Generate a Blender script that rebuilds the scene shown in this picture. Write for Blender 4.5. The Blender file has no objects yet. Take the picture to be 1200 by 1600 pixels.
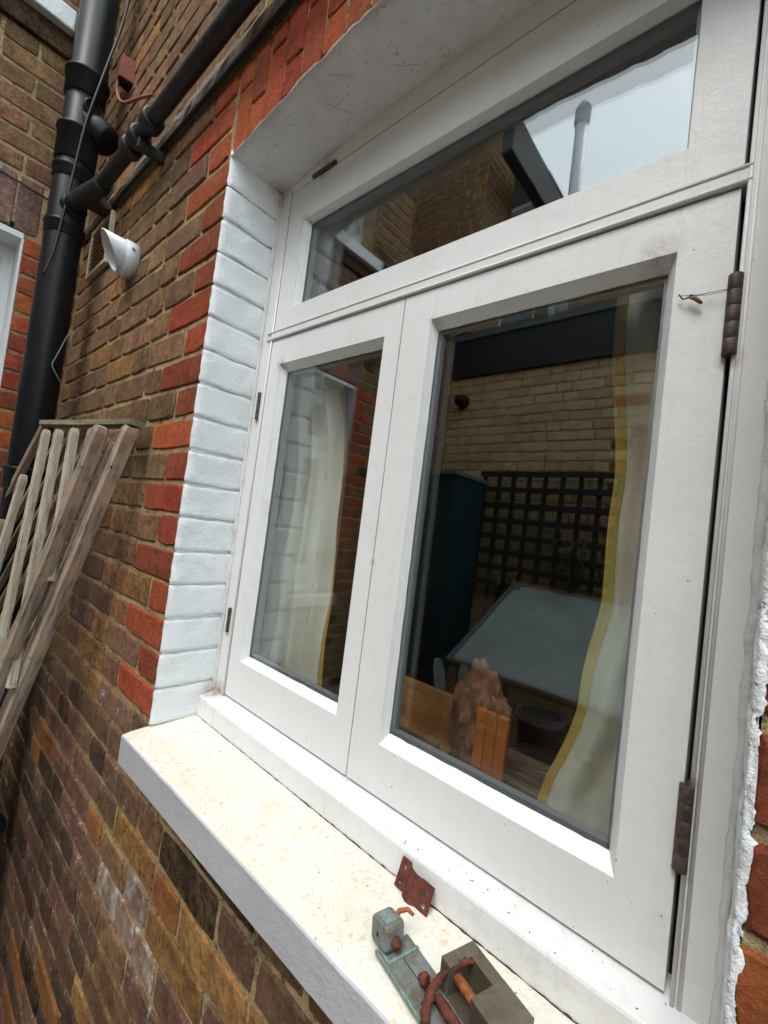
import bpy, bmesh, math, random
from math import radians, sin, cos, pi, sqrt
from mathutils import Vector, Matrix, noise

S = bpy.context.scene
C = S.collection
rnd = random.Random(11)

# ------------------------------------------------------------------ camera, sky, sun, exposure
CAM_LOC = (0.9647, -0.4249, 0.4790)
CAM_ROT = (radians(92.216), radians(-7.1416), radians(41.2257))
cam = bpy.data.cameras.new('camera')
cam.sensor_fit = 'HORIZONTAL'
cam.sensor_width = 36.0
cam.lens = 36.0 * 682.86 / 1200.0
cam.clip_start = 0.02
cam.clip_end = 500
cam_o = bpy.data.objects.new('camera', cam)
C.objects.link(cam_o)
cam_o.location = CAM_LOC
cam_o.rotation_euler = CAM_ROT
S.camera = cam_o

SUN_EL = 58.0      # soft light from above, coming over the low opposite roof (-y)
world = bpy.data.worlds.new('World')
S.world = world
world.use_nodes = True
wn = world.node_tree
for n in list(wn.nodes):
    wn.nodes.remove(n)
wo = wn.nodes.new('ShaderNodeOutputWorld')
bg = wn.nodes.new('ShaderNodeBackground')
sky = wn.nodes.new('ShaderNodeTexSky')
sky.sky_type = 'NISHITA'
sky.sun_disc = False
sky.sun_elevation = radians(SUN_EL)
sky.sun_rotation = radians(174.0)
sky.air_density = 1.0
sky.dust_density = 3.0
hs = wn.nodes.new('ShaderNodeHueSaturation')
hs.inputs['Saturation'].default_value = 0.35
mixw = wn.nodes.new('ShaderNodeMix')
mixw.data_type = 'RGBA'
mixw.inputs[0].default_value = 0.72
mixw.inputs[7].default_value = (10.2, 12.0, 12.9, 1)     # even cloud cover
wn.links.new(sky.outputs[0], hs.inputs['Color'])
wn.links.new(hs.outputs[0], mixw.inputs[6])
wn.links.new(mixw.outputs[2], bg.inputs['Color'])
bg.inputs['Strength'].default_value = 0.15
wn.links.new(bg.outputs[0], wo.inputs[0])

sun = bpy.data.lights.new('sun', 'SUN')
sun.energy = 1.3
sun.angle = radians(25)
sun.color = (1.0, 0.96, 0.9)
sun_o = bpy.data.objects.new('sun', sun)
C.objects.link(sun_o)
sd = Vector((cos(radians(SUN_EL)) * 0.10, -cos(radians(SUN_EL)) * 0.95, sin(radians(SUN_EL)))).normalized()
sun_o.rotation_euler = (-sd).to_track_quat('-Z', 'Y').to_euler()

S.view_settings.view_transform = 'Standard'
S.view_settings.look = 'None'
S.view_settings.gamma = 1
S.view_settings.exposure = 0.72
S.render.engine = 'CYCLES'
S.cycles.max_bounces = 10
S.cycles.transparent_max_bounces = 24
S.render.resolution_x = 768
S.render.resolution_y = 1024

# ------------------------------------------------------------------ colour and material helpers
def lin(r, g, b):
    f = lambda c: (c / 255 / 12.92) if c / 255 <= 0.04045 else ((c / 255 + 0.055) / 1.055) ** 2.4
    return (f(r), f(g), f(b), 1)

class NT:
    def __init__(s, name):
        s.m = bpy.data.materials.new(name)
        s.m.use_nodes = True
        s.t = s.m.node_tree
        s.b = s.t.nodes['Principled BSDF']
        s.out = s.t.nodes['Material Output']
    def n(s, kind, **kw):
        x = s.t.nodes.new(kind)
        for k, v in kw.items():
            setattr(x, k, v)
        return x
    def l(s, a, b):
        s.t.links.new(a, b)
    def pos(s, scale=(1, 1, 1), space='world'):
        if space == 'world':
            o = s.n('ShaderNodeNewGeometry').outputs['Position']
        else:
            o = s.n('ShaderNodeTexCoord').outputs['Object']
        mp = s.n('ShaderNodeMapping')
        mp.inputs['Scale'].default_value = scale
        s.l(o, mp.inputs[0])
        return mp.outputs[0]
    def noise(s, vec, scale, detail=4, rough=0.6, dist=0.0):
        x = s.n('ShaderNodeTexNoise')
        x.inputs['Scale'].default_value = scale
        x.inputs['Detail'].default_value = detail
        x.inputs['Roughness'].default_value = rough
        x.inputs['Distortion'].default_value = dist
        s.l(vec, x.inputs['Vector'])
        return x.outputs[0]
    def ramp(s, fac, p0, p1, a=0.0, b=1.0):
        x = s.n('ShaderNodeMapRange')
        x.inputs[1].default_value = p0
        x.inputs[2].default_value = p1
        x.inputs[3].default_value = a
        x.inputs[4].default_value = b
        s.l(fac, x.inputs[0])
        return x.outputs[0]
    def mix(s, fac, a, b, mode='MIX'):
        x = s.n('ShaderNodeMix', data_type='RGBA', blend_type=mode)
        for sock, v in ((0, fac), (6, a), (7, b)):
            if isinstance(v, (int, float)):
                x.inputs[sock].default_value = v
            elif isinstance(v, tuple):
                x.inputs[sock].default_value = v
            else:
                s.l(v, x.inputs[sock])
        return x.outputs[2]
    def math(s, op, a, b=0.0):
        x = s.n('ShaderNodeMath', operation=op)
        for i, v in ((0, a), (1, b)):
            if isinstance(v, (int, float)):
                x.inputs[i].default_value = v
            else:
                s.l(v, x.inputs[i])
        return x.outputs[0]
    def bump(s, h, dist, strength=1.0, prev=None):
        x = s.n('ShaderNodeBump')
        x.inputs['Distance'].default_value = dist
        x.inputs['Strength'].default_value = strength
        s.l(h, x.inputs['Height'])
        if prev is not None:
            s.l(prev, x.inputs['Normal'])
        return x.outputs[0]
    def done(s, col, rough, nrm=None, metal=0.0, spec=0.5):
        for key, v in (('Base Color', col), ('Roughness', rough), ('Metallic', metal)):
            if isinstance(v, (int, float, tuple)):
                s.b.inputs[key].default_value = v
            else:
                s.l(v, s.b.inputs[key])
        s.b.inputs['Specular IOR Level'].default_value = spec
        if nrm is not None:
            s.l(nrm, s.b.inputs['Normal'])
        return s.m

def brick_mat(name, ca, cb, stain, soot=0.5, lime=0.0, coarse=1.0):
    t = NT(name)
    p = t.pos()
    oi = t.n('ShaderNodeObjectInfo').outputs['Random']
    n1 = t.noise(p, 15, 6, 0.7)
    col = t.mix(t.ramp(n1, 0.42, 0.58), ca, cb)
    n2 = t.noise(p, 48, 8, 0.8)
    col = t.mix(t.ramp(n2, 0.47, 0.60, 0, 0.75), col, stain)
    n3 = t.noise(p, 95, 6, 0.8)
    col = t.mix(t.ramp(n3, 0.555, 0.62, 0, soot), col, (0.022, 0.017, 0.014, 1))
    n4 = t.noise(t.pos((1, 1, 1.4)), 120, 5, 0.75, 0.5)
    col = t.mix(t.ramp(n4, 0.575, 0.63, 0, 0.40), col, tuple(min(1, c * 1.7 + 0.05) for c in ca[:3]) + (1,))
    if lime > 0:
        n5 = t.noise(t.pos((1, 1, 0.6)), 26, 6, 0.75, 0.6)
        col = t.mix(t.ramp(n5, 0.60 - lime * 0.2, 0.67 - lime * 0.15, 0, 0.85), col, (0.55, 0.53, 0.52, 1))
    vm = t.n('ShaderNodeHueSaturation')
    t.l(t.ramp(oi, 0, 1, 0.78, 1.25), vm.inputs['Value'])
    t.l(t.ramp(t.noise(p, 3.1, 1), 0.3, 0.7, 0.488, 0.512), vm.inputs['Hue'])
    t.l(col, vm.inputs['Color'])
    b = t.bump(n2, 0.008 * coarse, 1.0)
    b = t.bump(n3, 0.004 * coarse, 1.0, b)
    b = t.bump(t.noise(p, 260, 4, 0.8), 0.0025 * coarse, 1.0, b)
    return t.done(vm.outputs[0], 0.92, b, spec=0.2)

BR = {
 'stock_brown':  brick_mat('stock_brown',  lin(164, 124, 90), lin(134, 98, 72), lin(98, 72, 58)),
 'stock_olive':  brick_mat('stock_olive',  lin(156, 124, 88), lin(130, 100, 72), lin(96, 74, 58)),
 'stock_ochre':  brick_mat('stock_ochre',  lin(186, 138, 84), lin(152, 108, 68), lin(104, 78, 50)),
 'stock_purple': brick_mat('stock_purple', lin(148, 112, 84), lin(124, 94, 72), lin(96, 76, 66)),
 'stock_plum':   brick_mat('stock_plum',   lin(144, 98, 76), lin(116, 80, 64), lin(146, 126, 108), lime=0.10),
 'stock_lime':   brick_mat('stock_lime',   lin(164, 126, 98), lin(136, 104, 80), lin(166, 154, 144), lime=0.5),
 'stock_rust':   brick_mat('stock_rust',   lin(176, 108, 62), lin(140, 86, 54), lin(150, 116, 72)),
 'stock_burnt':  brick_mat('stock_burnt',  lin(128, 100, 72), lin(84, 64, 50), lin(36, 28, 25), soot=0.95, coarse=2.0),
 'stock_shaded':  brick_mat('stock_shaded',  lin(116, 90, 72), lin(92, 70, 58), lin(62, 50, 44), soot=0.8),  # brick darkened to put the lower left corner's deep shade into its colour
 'red_bright':   brick_mat('red_bright',   lin(194, 102, 64), lin(178, 86, 52), lin(146, 74, 50), soot=0.3),
 'red_deep':     brick_mat('red_deep',     lin(176, 90, 62), lin(154, 76, 54), lin(122, 64, 50), soot=0.4),
 'red_purple':   brick_mat('red_purple',   lin(148, 106, 94), lin(124, 88, 80), lin(164, 148, 138), soot=0.4, lime=0.1),
 'yellow_pale':  brick_mat('yellow_pale',  lin(238, 216, 172), lin(222, 196, 148), lin(190, 164, 120), soot=0.2),
 'yellow_dull':  brick_mat('yellow_dull',  lin(226, 202, 154), lin(206, 180, 132), lin(172, 148, 108), soot=0.25),
}

def mortar_mat():
    t = NT('mortar')
    p = t.pos()
    col = t.mix(t.ramp(t.noise(p, 9, 6, 0.7), 0.42, 0.58), lin(184, 160, 122), lin(146, 124, 92))
    col = t.mix(t.ramp(t.noise(p, 60, 6, 0.75), 0.5, 0.6, 0, 0.7), col, lin(186, 164, 126))
    col = t.mix(t.ramp(t.noise(p, 40, 8, 0.8), 0.54, 0.60, 0, 0.75), col, (0.03, 0.026, 0.02, 1))
    b = t.bump(t.noise(p, 45, 6, 0.75), 0.006, 1.0)
    b = t.bump(t.noise(p, 300, 4, 0.7), 0.002, 1.0, b)
    return t.done(col, 0.95, b, spec=0.2)

STAINS = [(0.523, 0.156, 0.834, 0.024), (0.846, 0.157, 0.838, 0.036), (0.097, 0.142, 0.826, 0.022), (0.113, 0.142, 1.166, 0.018), (0.02, 0.128, 0.050, 0.040),
          (0.004, 0.132, 1.272, 0.045), (0.921, 0.132, 0.70, 0.016), (0.922, 0.132, 0.265, 0.010), (0.922, 0.132, 0.176, 0.012),
          (0.030, 0.133, 0.695, 0.012), (0.030, 0.133, 0.19, 0.012), (0.17, 0.134, 1.262, 0.03), (0.456, 0.135, 0.42, 0.008)]
def grime(t, col, p, k=1.0):
    acc = None
    raw = t.n('ShaderNodeNewGeometry').outputs['Position']
    for (x, y, z, r) in STAINS:
        d = t.n('ShaderNodeVectorMath', operation='DISTANCE')
        d.inputs[1].default_value = (x, y, z)
        t.l(raw, d.inputs[0])
        f = t.ramp(d.outputs['Value'], r, r * 0.15)
        acc = f if acc is None else t.math('MAXIMUM', acc, f)
    n = t.ramp(t.noise(p, 55, 6, 0.8, 0.5), 0.34, 0.60)
    m = t.math('MULTIPLY', t.math('MULTIPLY', acc, n), 0.85 * k)
    m = t.math('MINIMUM', m, 0.9)
    return t.mix(m, col, t.mix(t.ramp(t.noise(p, 120, 3), 0.42, 0.58), lin(150, 100, 62), lin(84, 66, 54)))
def paint_mat(name, base, tint, dirt=0.5, rough=0.38, bump=0.35, brushed=True, stain=0.10):
    t = NT(name)
    p = t.pos()
    col = t.mix(t.ramp(t.noise(p, 3.5, 5, 0.65), 0.40, 0.60), base, tint)
    d1 = t.noise(p, 120, 2, 0.5)
    col = t.mix(t.ramp(d1, 0.76, 0.79, 0, dirt), col, lin(112, 88, 68))
    d2 = t.noise(p, 13, 7, 0.8, 0.4)
    col = t.mix(t.ramp(d2, 0.53, 0.66, 0, stain), col, lin(176, 160, 140))
    d3 = t.noise(t.pos((1, 1, 0.15)), 70, 5, 0.75)
    col = t.mix(t.ramp(d3, 0.53, 0.64, 0, stain * 0.6), col, lin(150, 140, 132))
    col = grime(t, col, p)
    b = t.bump(t.noise(p, 14, 5, 0.6), 0.0030, bump)
    if brushed:
        b = t.bump(t.noise(t.pos((1, 1, 0.08)), 260, 4, 0.7), 0.0008, bump * 1.4, b)
    b = t.bump(t.noise(p, 90, 4, 0.7), 0.0012, bump, b)
    return t.done(col, rough, b, spec=0.4)

def masonry_paint(name, base, tint, bumpk=1.0, spots=0.0, rough=0.75, dirt=0.0):
    t = NT(name)
    p = t.pos()
    col = t.mix(t.ramp(t.noise(p, 6, 4, 0.6), 0.35, 0.65), base, tint)
    if spots > 0:
        a = t.ramp(t.noise(p, 125, 4, 0.7), 0.54, 0.64)
        m = t.ramp(t.noise(p, 9, 5, 0.7), 0.44, 0.60)
        col = t.mix(t.math('MULTIPLY', t.math('MULTIPLY', a, m), spots), col, lin(214, 160, 88))
        col = t.mix(t.math('MULTIPLY', t.ramp(t.noise(p, 14, 7, 0.75), 0.50, 0.66), 0.40 * spots), col, lin(222, 194, 138))
        col = t.mix(t.ramp(t.noise(p, 95, 2, 0.5), 0.745, 0.775, 0, 0.8), col, lin(110, 84, 56))
        col = t.mix(t.ramp(t.noise(p, 75, 6, 0.85), 0.52, 0.62, 0, 0.30), col, lin(186, 176, 156))
    if dirt > 0:
        a = t.ramp(t.noise(p, 60, 7, 0.85, 1.2), 0.57, 0.64, 0, dirt)
        col = t.mix(a, col, lin(84, 76, 72))
        col = t.mix(t.ramp(t.noise(p, 5, 6, 0.75), 0.46, 0.60, 0, dirt * 0.6), col, lin(186, 174, 170))
    if name in ('reveal_paint', 'soffit_paint'):
        col = grime(t, col, p, 0.9)
    b = t.bump(t.noise(p, 30, 7, 0.7), 0.007 * bumpk, 0.9)
    b = t.bump(t.noise(p, 240, 4, 0.7), 0.0011 * bumpk, 0.9, b)
    return t.done(col, rough, b, spec=0.3)

def wood_mat(name, ca, cb, crack=0.6, rough=0.8, grain=15, rand=0.35, tint=None):
    t = NT(name)
    p = t.pos((0.09, 1, 1), 'object')
    oi = t.n('ShaderNodeObjectInfo').outputs['Random']
    n1 = t.noise(p, grain * 2.2, 5, 0.65, 0.4)
    n2 = t.noise(p, grain * 9, 4, 0.7)
    col = t.mix(t.ramp(n1, 0.42, 0.58), ca, cb)
    col = t.mix(t.ramp(n2, 0.53, 0.60, 0, crack), col, (0.035, 0.026, 0.02, 1))
    p2 = t.pos((1, 1, 1), 'object')
    col = t.mix(t.ramp(t.noise(p2, 9, 4), 0.48, 0.62, 0, 0.6), col, tint or cb)
    col = t.mix(t.ramp(t.noise(p2, 60, 2), 0.70, 0.73, 0, 0.8), col, (0.03, 0.02, 0.016, 1))
    v = t.n('ShaderNodeHueSaturation')
    t.l(t.ramp(oi, 0, 1, 1 - rand, 1 + rand * 0.5), v.inputs['Value'])
    t.l(col, v.inputs['Color'])
    b = t.bump(n2, 0.0018, 0.9)
    b = t.bump(n1, 0.0015, 0.5, b)
    return t.done(v.outputs[0], rough, b, spec=0.25)

def plain(name, col, rough=0.5, metal=0.0, var=None, scale=30, bumpd=0.0006, spec=0.5, sp='world'):
    t = NT(name)
    p = t.pos((1, 1, 1), sp)
    c = col
    if var is not None:
        c = t.mix(t.ramp(t.noise(p, scale, 5, 0.7), 0.38, 0.66), col, var)
    b = t.bump(t.noise(p, scale * 4, 4, 0.7), bumpd, 0.8)
    return t.done(c, rough, b, metal, spec)

M = {}
M['mortar'] = mortar_mat()
M['frame_paint'] = paint_mat('window_paint', (0.73, 0.715, 0.71, 1), (0.70, 0.685, 0.68, 1))
M['sash_paint'] = paint_mat('sash_paint', (0.74, 0.73, 0.732, 1), (0.71, 0.698, 0.70, 1), dirt=0.7)
M['putty'] = paint_mat('putty_paint', (0.74, 0.74, 0.745, 1), (0.69, 0.69, 0.69, 1), dirt=0.4, brushed=False, bump=0.7, stain=0.22)
M['reveal_paint'] = masonry_paint('reveal_paint', (0.80, 0.82, 0.84, 1), (0.75, 0.77, 0.79, 1), 0.8, rough=0.5)
M['soffit_paint'] = masonry_paint('soffit_paint', (0.76, 0.73, 0.72, 1), (0.66, 0.62, 0.60, 1), 0.7, dirt=0.55, rough=0.7)
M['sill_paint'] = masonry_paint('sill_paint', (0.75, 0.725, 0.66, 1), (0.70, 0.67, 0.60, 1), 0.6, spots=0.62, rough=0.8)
M['sill_front_shaded'] = masonry_paint('sill_paint_shaded', (0.50, 0.49, 0.51, 1), (0.44, 0.43, 0.46, 1), 0.4, rough=0.55)  # same sill paint, greyed so the colour carries the front face's shade
M['caulk'] = paint_mat('caulk_paint', (0.70, 0.69, 0.67, 1), (0.62, 0.60, 0.58, 1), dirt=0.6, brushed=False, bump=1.5, stain=0.5)
M['hinge'] = plain('bare_hinge_metal', lin(92, 78, 70), 0.55, 0.3, lin(58, 46, 40), 90, 0.001)
M['rust'] = plain('rusty_steel', lin(112, 54, 36), 0.75, 0.15, lin(64, 34, 32), 120, 0.0012)
M['rust_orange'] = plain('orange_rust', lin(176, 104, 50), 0.65, 0.2, lin(112, 60, 36), 160, 0.0012)
M['patina'] = plain('patinated_brass', lin(126, 134, 134), 0.5, 0.35, lin(104, 94, 76), 60, 0.001)
M['verdigris'] = plain('verdigris', lin(128, 156, 150), 0.8, 0.0, lin(104, 108, 100), 220, 0.001)
M['steel'] = plain('dull_brass_block', lin(118, 110, 96), 0.42, 0.55, lin(92, 84, 70), 30, 0.0006)
M['hole'] = plain('dark_hole', (0.01, 0.01, 0.01, 1), 0.9)
M['pipe'] = plain('black_plastic_pipe', lin(25, 26, 29), 0.42, 0.0, lin(18, 19, 21), 20, 0.0003, 0.25)
M['pipe_old'] = plain('old_black_pipe', lin(22, 21, 21), 0.5, 0.0, lin(46, 43, 40), 40, 0.001)
M['cable'] = plain('black_cable', lin(30, 28, 28), 0.5)
M['wire_green'] = plain('green_wire', lin(96, 122, 116), 0.5)
M['wire_rust'] = plain('rusty_wire', lin(140, 84, 64), 0.7)
M['terracotta'] = plain('terracotta', lin(142, 78, 58), 0.85, 0, lin(112, 64, 50), 60, 0.001)
M['vent_cream'] = plain('cream_vent_plastic', lin(214, 200, 172), 0.55, 0, lin(190, 172, 140), 40)
M['vent_louvre'] = plain('tan_vent_louvre', lin(186, 150, 106), 0.6, 0, lin(150, 116, 80), 60)
M['white_plastic'] = plain('white_plastic', lin(222, 224, 226), 0.35, 0, lin(206, 208, 212), 20, 0.0002)
M['grey_plastic'] = plain('grey_plastic', lin(120, 124, 128), 0.4)
M['cement'] = masonry_paint('cement_ledge', lin(150, 132, 106), lin(112, 98, 78), 2.0, rough=0.95, dirt=0.7)
M['wood_grey'] = wood_mat('weathered_wood', lin(212, 202, 184), lin(176, 160, 140), 0.55)
M['wood_mauve'] = wood_mat('weathered_brown_wood', lin(176, 160, 144), lin(134, 116, 104), 0.6, tint=lin(182, 150, 124))
M['wood_dark'] = wood_mat('dark_aged_wood', lin(164, 140, 116), lin(122, 102, 86), 0.6)
M['wood_moss'] = wood_mat('mossy_wood', lin(168, 162, 134), lin(132, 124, 100), 0.5)
M['pine'] = wood_mat('indoor_pine', lin(206, 158, 96), lin(178, 124, 70), 0.15, 0.5, 10, 0.1)
M['cedar'] = wood_mat('orange_cedar', lin(206, 124, 62), lin(178, 96, 46), 0.15, 0.5, 10, 0.1)
M['dark_green'] = plain('dark_green_lattice', lin(34, 40, 36), 0.7, 0, lin(24, 28, 26), 30)
M['teal'] = plain('teal_paint', lin(24, 52, 62), 0.5, 0, lin(18, 42, 52), 10)
M['black_board'] = plain('black_fascia', lin(26, 27, 30), 0.6, 0, lin(20, 20, 22), 12)
M['slate'] = plain('grey_flashing', lin(96, 108, 118), 0.5, 0, lin(80, 90, 100), 14)
M['roof_dark'] = plain('dark_roof', lin(52, 48, 50), 0.8, 0, lin(40, 38, 40), 12)
M['polycarb'] = plain('ribbed_polycarbonate', lin(176, 186, 182), 0.35, 0, lin(150, 160, 156), 6)
M['polycarb_gap'] = plain('polycarbonate_groove', lin(92, 100, 98), 0.4)
M['paving'] = masonry_paint('paving', lin(112, 108, 100), lin(88, 86, 82), 1.2, rough=0.9, dirt=0.4)
M['room_wall'] = plain('room_wall_paint', lin(120, 104, 84), 0.9)
M['room_floor'] = plain('room_floor_boards', lin(86, 62, 44), 0.6)
M['spacer'] = plain('glazing_spacer', lin(140, 146, 152), 0.4, 0.4)
M['pot_pink'] = plain('dusty_pink_pot', lin(120, 98, 96), 0.6, 0, lin(96, 78, 78), 20)
M['leaf'] = plain('leaf_green', lin(66, 84, 48), 0.6, 0, lin(40, 54, 32), 20)
M['flower'] = plain('pink_flower', lin(176, 62, 92), 0.6)
M['soil'] = plain('potting_soil', lin(48, 38, 30), 0.95)
M['web'] = plain('dry_debris', lin(116, 86, 56), 0.9)
M['dark_debris'] = plain('dark_debris', lin(66, 48, 36), 0.9)
M['bag'] = plain('brown_paper', lin(160, 112, 88), 0.75, 0, lin(128, 84, 64), 12, 0.002)
M['blank_pvc'] = plain('pale_pvc', lin(214, 214, 206), 0.4)

def cloth_mat(name, col, tint):
    t = NT(name)
    p = t.pos((1, 1, 1), 'object')
    c = t.mix(t.ramp(t.noise(p, 7, 4), 0.35, 0.65), col, tint)
    b = t.bump(t.noise(p, 12, 4, 0.6), 0.01, 0.5)
    b = t.bump(t.noise(p, 700, 2, 0.5), 0.0005, 0.6, b)
    m = t.done(c, 0.85, b, spec=0.2)
    tr = t.n('ShaderNodeBsdfTranslucent')
    t.l(c, tr.inputs[0])
    mx = t.n('ShaderNodeMixShader')
    mx.inputs[0].default_value = 0.10
    t.l(t.b.outputs[0], mx.inputs[1])
    t.l(tr.outputs[0], mx.inputs[2])
    t.l(mx.outputs[0], t.out.inputs[0])
    return m
M['curtain'] = cloth_mat('curtain_cloth', lin(240, 237, 226), lin(228, 224, 210))
M['curtain_edge'] = cloth_mat('curtain_yellow_lining', lin(220, 164, 84), lin(196, 186, 104))
M['net'] = cloth_mat('plaid_blind', lin(200, 200, 216), lin(150, 140, 176))

def glass_mat():
    t = NT('window_glass')
    for n in list(t.t.nodes):
        if n != t.out:
            t.t.nodes.remove(n)
    tr = t.n('ShaderNodeBsdfTransparent')
    tr.inputs[0].default_value = (0.985, 0.995, 0.99, 1)
    gl = t.n('ShaderNodeBsdfGlossy')
    gl.inputs['Roughness'].default_value = 0.0
    lw = t.n('ShaderNodeLayerWeight')
    lw.inputs['Blend'].default_value = 0.5
    f5 = t.math('POWER', lw.outputs['Facing'], 5.0)
    fr = t.math('ADD', t.math('MULTIPLY', f5, 0.89), 0.10)
    mx = t.n('ShaderNodeMixShader')
    t.l(fr, mx.inputs[0])
    t.l(tr.outputs[0], mx.inputs[1])
    t.l(gl.outputs[0], mx.inputs[2])
    p = t.pos()
    b = t.bump(t.noise(p, 5.0, 2, 0.4), 0.0006, 0.5)
    t.l(b, gl.inputs['Normal'])
    t.l(mx.outputs[0], t.out.inputs[0])
    return t.m
M['glass'] = glass_mat()

# ------------------------------------------------------------------ mesh helpers
class MB:
    def __init__(s):
        s.v, s.f, s.mi, s.sm = [], [], [], []
    def add(s, vs, fs, mi=0, smooth=False, mat=None):
        o = len(s.v)
        for v in vs:
            v = Vector(v)
            if mat is not None:
                v = mat @ v
            s.v.append(tuple(v))
        for f in fs:
            s.f.append(tuple(i + o for i in f))
            s.mi.append(mi)
            s.sm.append(smooth)
    def box(s, x0, x1, y0, y1, z0, z1, mi=0, mat=None, bev=0.0):
        if bev <= 0:
            vs = [(x0, y0, z0), (x1, y0, z0), (x1, y1, z0), (x0, y1, z0), (x0, y0, z1), (x1, y0, z1), (x1, y1, z1), (x0, y1, z1)]
            s.add(vs, [(0, 3, 2, 1), (4, 5, 6, 7), (0, 1, 5, 4), (1, 2, 6, 5), (2, 3, 7, 6), (3, 0, 4, 7)], mi, False, mat)
            return
        bm = bmesh.new()
        bmesh.ops.create_cube(bm, size=1)
        for v in bm.verts:
            v.co = Vector(((x0 + x1) / 2 + v.co.x * (x1 - x0), (y0 + y1) / 2 + v.co.y * (y1 - y0), (z0 + z1) / 2 + v.co.z * (z1 - z0)))
        b = min(bev, 0.45 * min(abs(x1 - x0), abs(y1 - y0), abs(z1 - z0)))
        bmesh.ops.bevel(bm, geom=list(bm.edges), offset=b, segments=2, affect='EDGES', profile=0.5)
        bm.verts.index_update()
        s.add([v.co.copy() for v in bm.verts], [[v.index for v in f.verts] for f in bm.faces], mi, False, mat)
        bm.free()
    def tube(s, pts, r, n=12, mi=0, cap=True, smooth=True):
        pts = [Vector(p) for p in pts]
        rr = r if isinstance(r, (list, tuple)) else [r] * len(pts)
        t0 = (pts[1] - pts[0]).normalized()
        up = Vector((0, 0, 1)) if abs(t0.z) < 0.9 else Vector((1, 0, 0))
        a = t0.cross(up).normalized()
        vs = []
        for i, p in enumerate(pts):
            t = (pts[min(i + 1, len(pts) - 1)] - pts[max(i - 1, 0)]).normalized()
            a = (a - t * a.dot(t)).normalized()
            b = t.cross(a)
            for k in range(n):
                ang = 2 * pi * k / n
                vs.append(p + (a * cos(ang) + b * sin(ang)) * rr[i])
        fs = []
        for i in range(len(pts) - 1):
            for k in range(n):
                k2 = (k + 1) % n
                fs.append((i * n + k, i * n + k2, (i + 1) * n + k2, (i + 1) * n + k))
        s.add(vs, fs, mi, smooth)
        if cap:
            o = len(s.v) - len(vs)
            s.f.append(tuple(o + k for k in reversed(range(n)))); s.mi.append(mi); s.sm.append(False)
            o2 = o + (len(pts) - 1) * n
            s.f.append(tuple(o2 + k for k in range(n))); s.mi.append(mi); s.sm.append(False)
    def prism(s, poly, h0, h1, mi=0, mat=None):
        n = len(poly)
        vs = [(p[0], p[1], h0) for p in poly] + [(p[0], p[1], h1) for p in poly]
        fs = [tuple(reversed(range(n))), tuple(range(n, 2 * n))] + [(i, (i + 1) % n, n + (i + 1) % n, n + i) for i in range(n)]
        s.add(vs, fs, mi, False, mat)
    def mesh(s, name, mats):
        me = bpy.data.meshes.new(name)
        me.from_pydata(s.v, [], s.f)
        for m in (mats if isinstance(mats, (list, tuple)) else [mats]):
            me.materials.append(m)
        me.polygons.foreach_set('material_index', s.mi)
        me.polygons.foreach_set('use_smooth', s.sm)
        me.update()
        return me
    def build(s, name, mats, parent=None, loc=None, mw=None):
        return link(name, s.mesh(name, mats), parent, loc, mw)

def link(name, data, parent=None, loc=None, mw=None):
    o = bpy.data.objects.new(name, data)
    C.objects.link(o)
    if parent is not None:
        o.parent = parent
    if mw is not None:
        o.matrix_local = mw
    elif loc is not None:
        o.location = loc
    return o

def tag(o, label=None, cat=None, group=None, kind=None):
    if label: o['label'] = label
    if cat: o['category'] = cat
    if group: o['group'] = group
    if kind: o['kind'] = kind
    return o

def thing(name, label, cat, loc=(0, 0, 0), mw=None, group=None):
    o = link(name, None, None, loc, mw)
    o.empty_display_size = 0.05
    return tag(o, label, cat, group)

def copy_tree(o, parent=None):
    c = o.copy()
    C.objects.link(c)
    c.parent = parent
    for ch in list(o.children):
        copy_tree(ch, c)
    return c

# simple camera model, used only to decide which bricks show largest
CR = (Matrix.Rotation(CAM_ROT[2], 3, 'Z') @ Matrix.Rotation(CAM_ROT[1], 3, 'Y') @ Matrix.Rotation(CAM_ROT[0], 3, 'X'))
CRT = CR.transposed()
def pj(p):
    q = CRT @ (Vector(p) - Vector(CAM_LOC))
    if q.z > -0.03:
        return None
    return (600 + 682.86 * q.x / -q.z, 800 - 682.86 * q.y / -q.z)
def shown_area(corners):
    ps = [pj(c) for c in corners]
    if any(p is None for p in ps):
        return 0
    cx = sum(p[0] for p in ps) / 4; cy = sum(p[1] for p in ps) / 4
    if not (-25 < cx < 1225 and -25 < cy < 1625):
        return 0
    a = 0
    for i in range(4):
        a += ps[i][0] * ps[(i + 1) % 4][1] - ps[(i + 1) % 4][0] * ps[i][1]
    return abs(a) / 2

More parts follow.
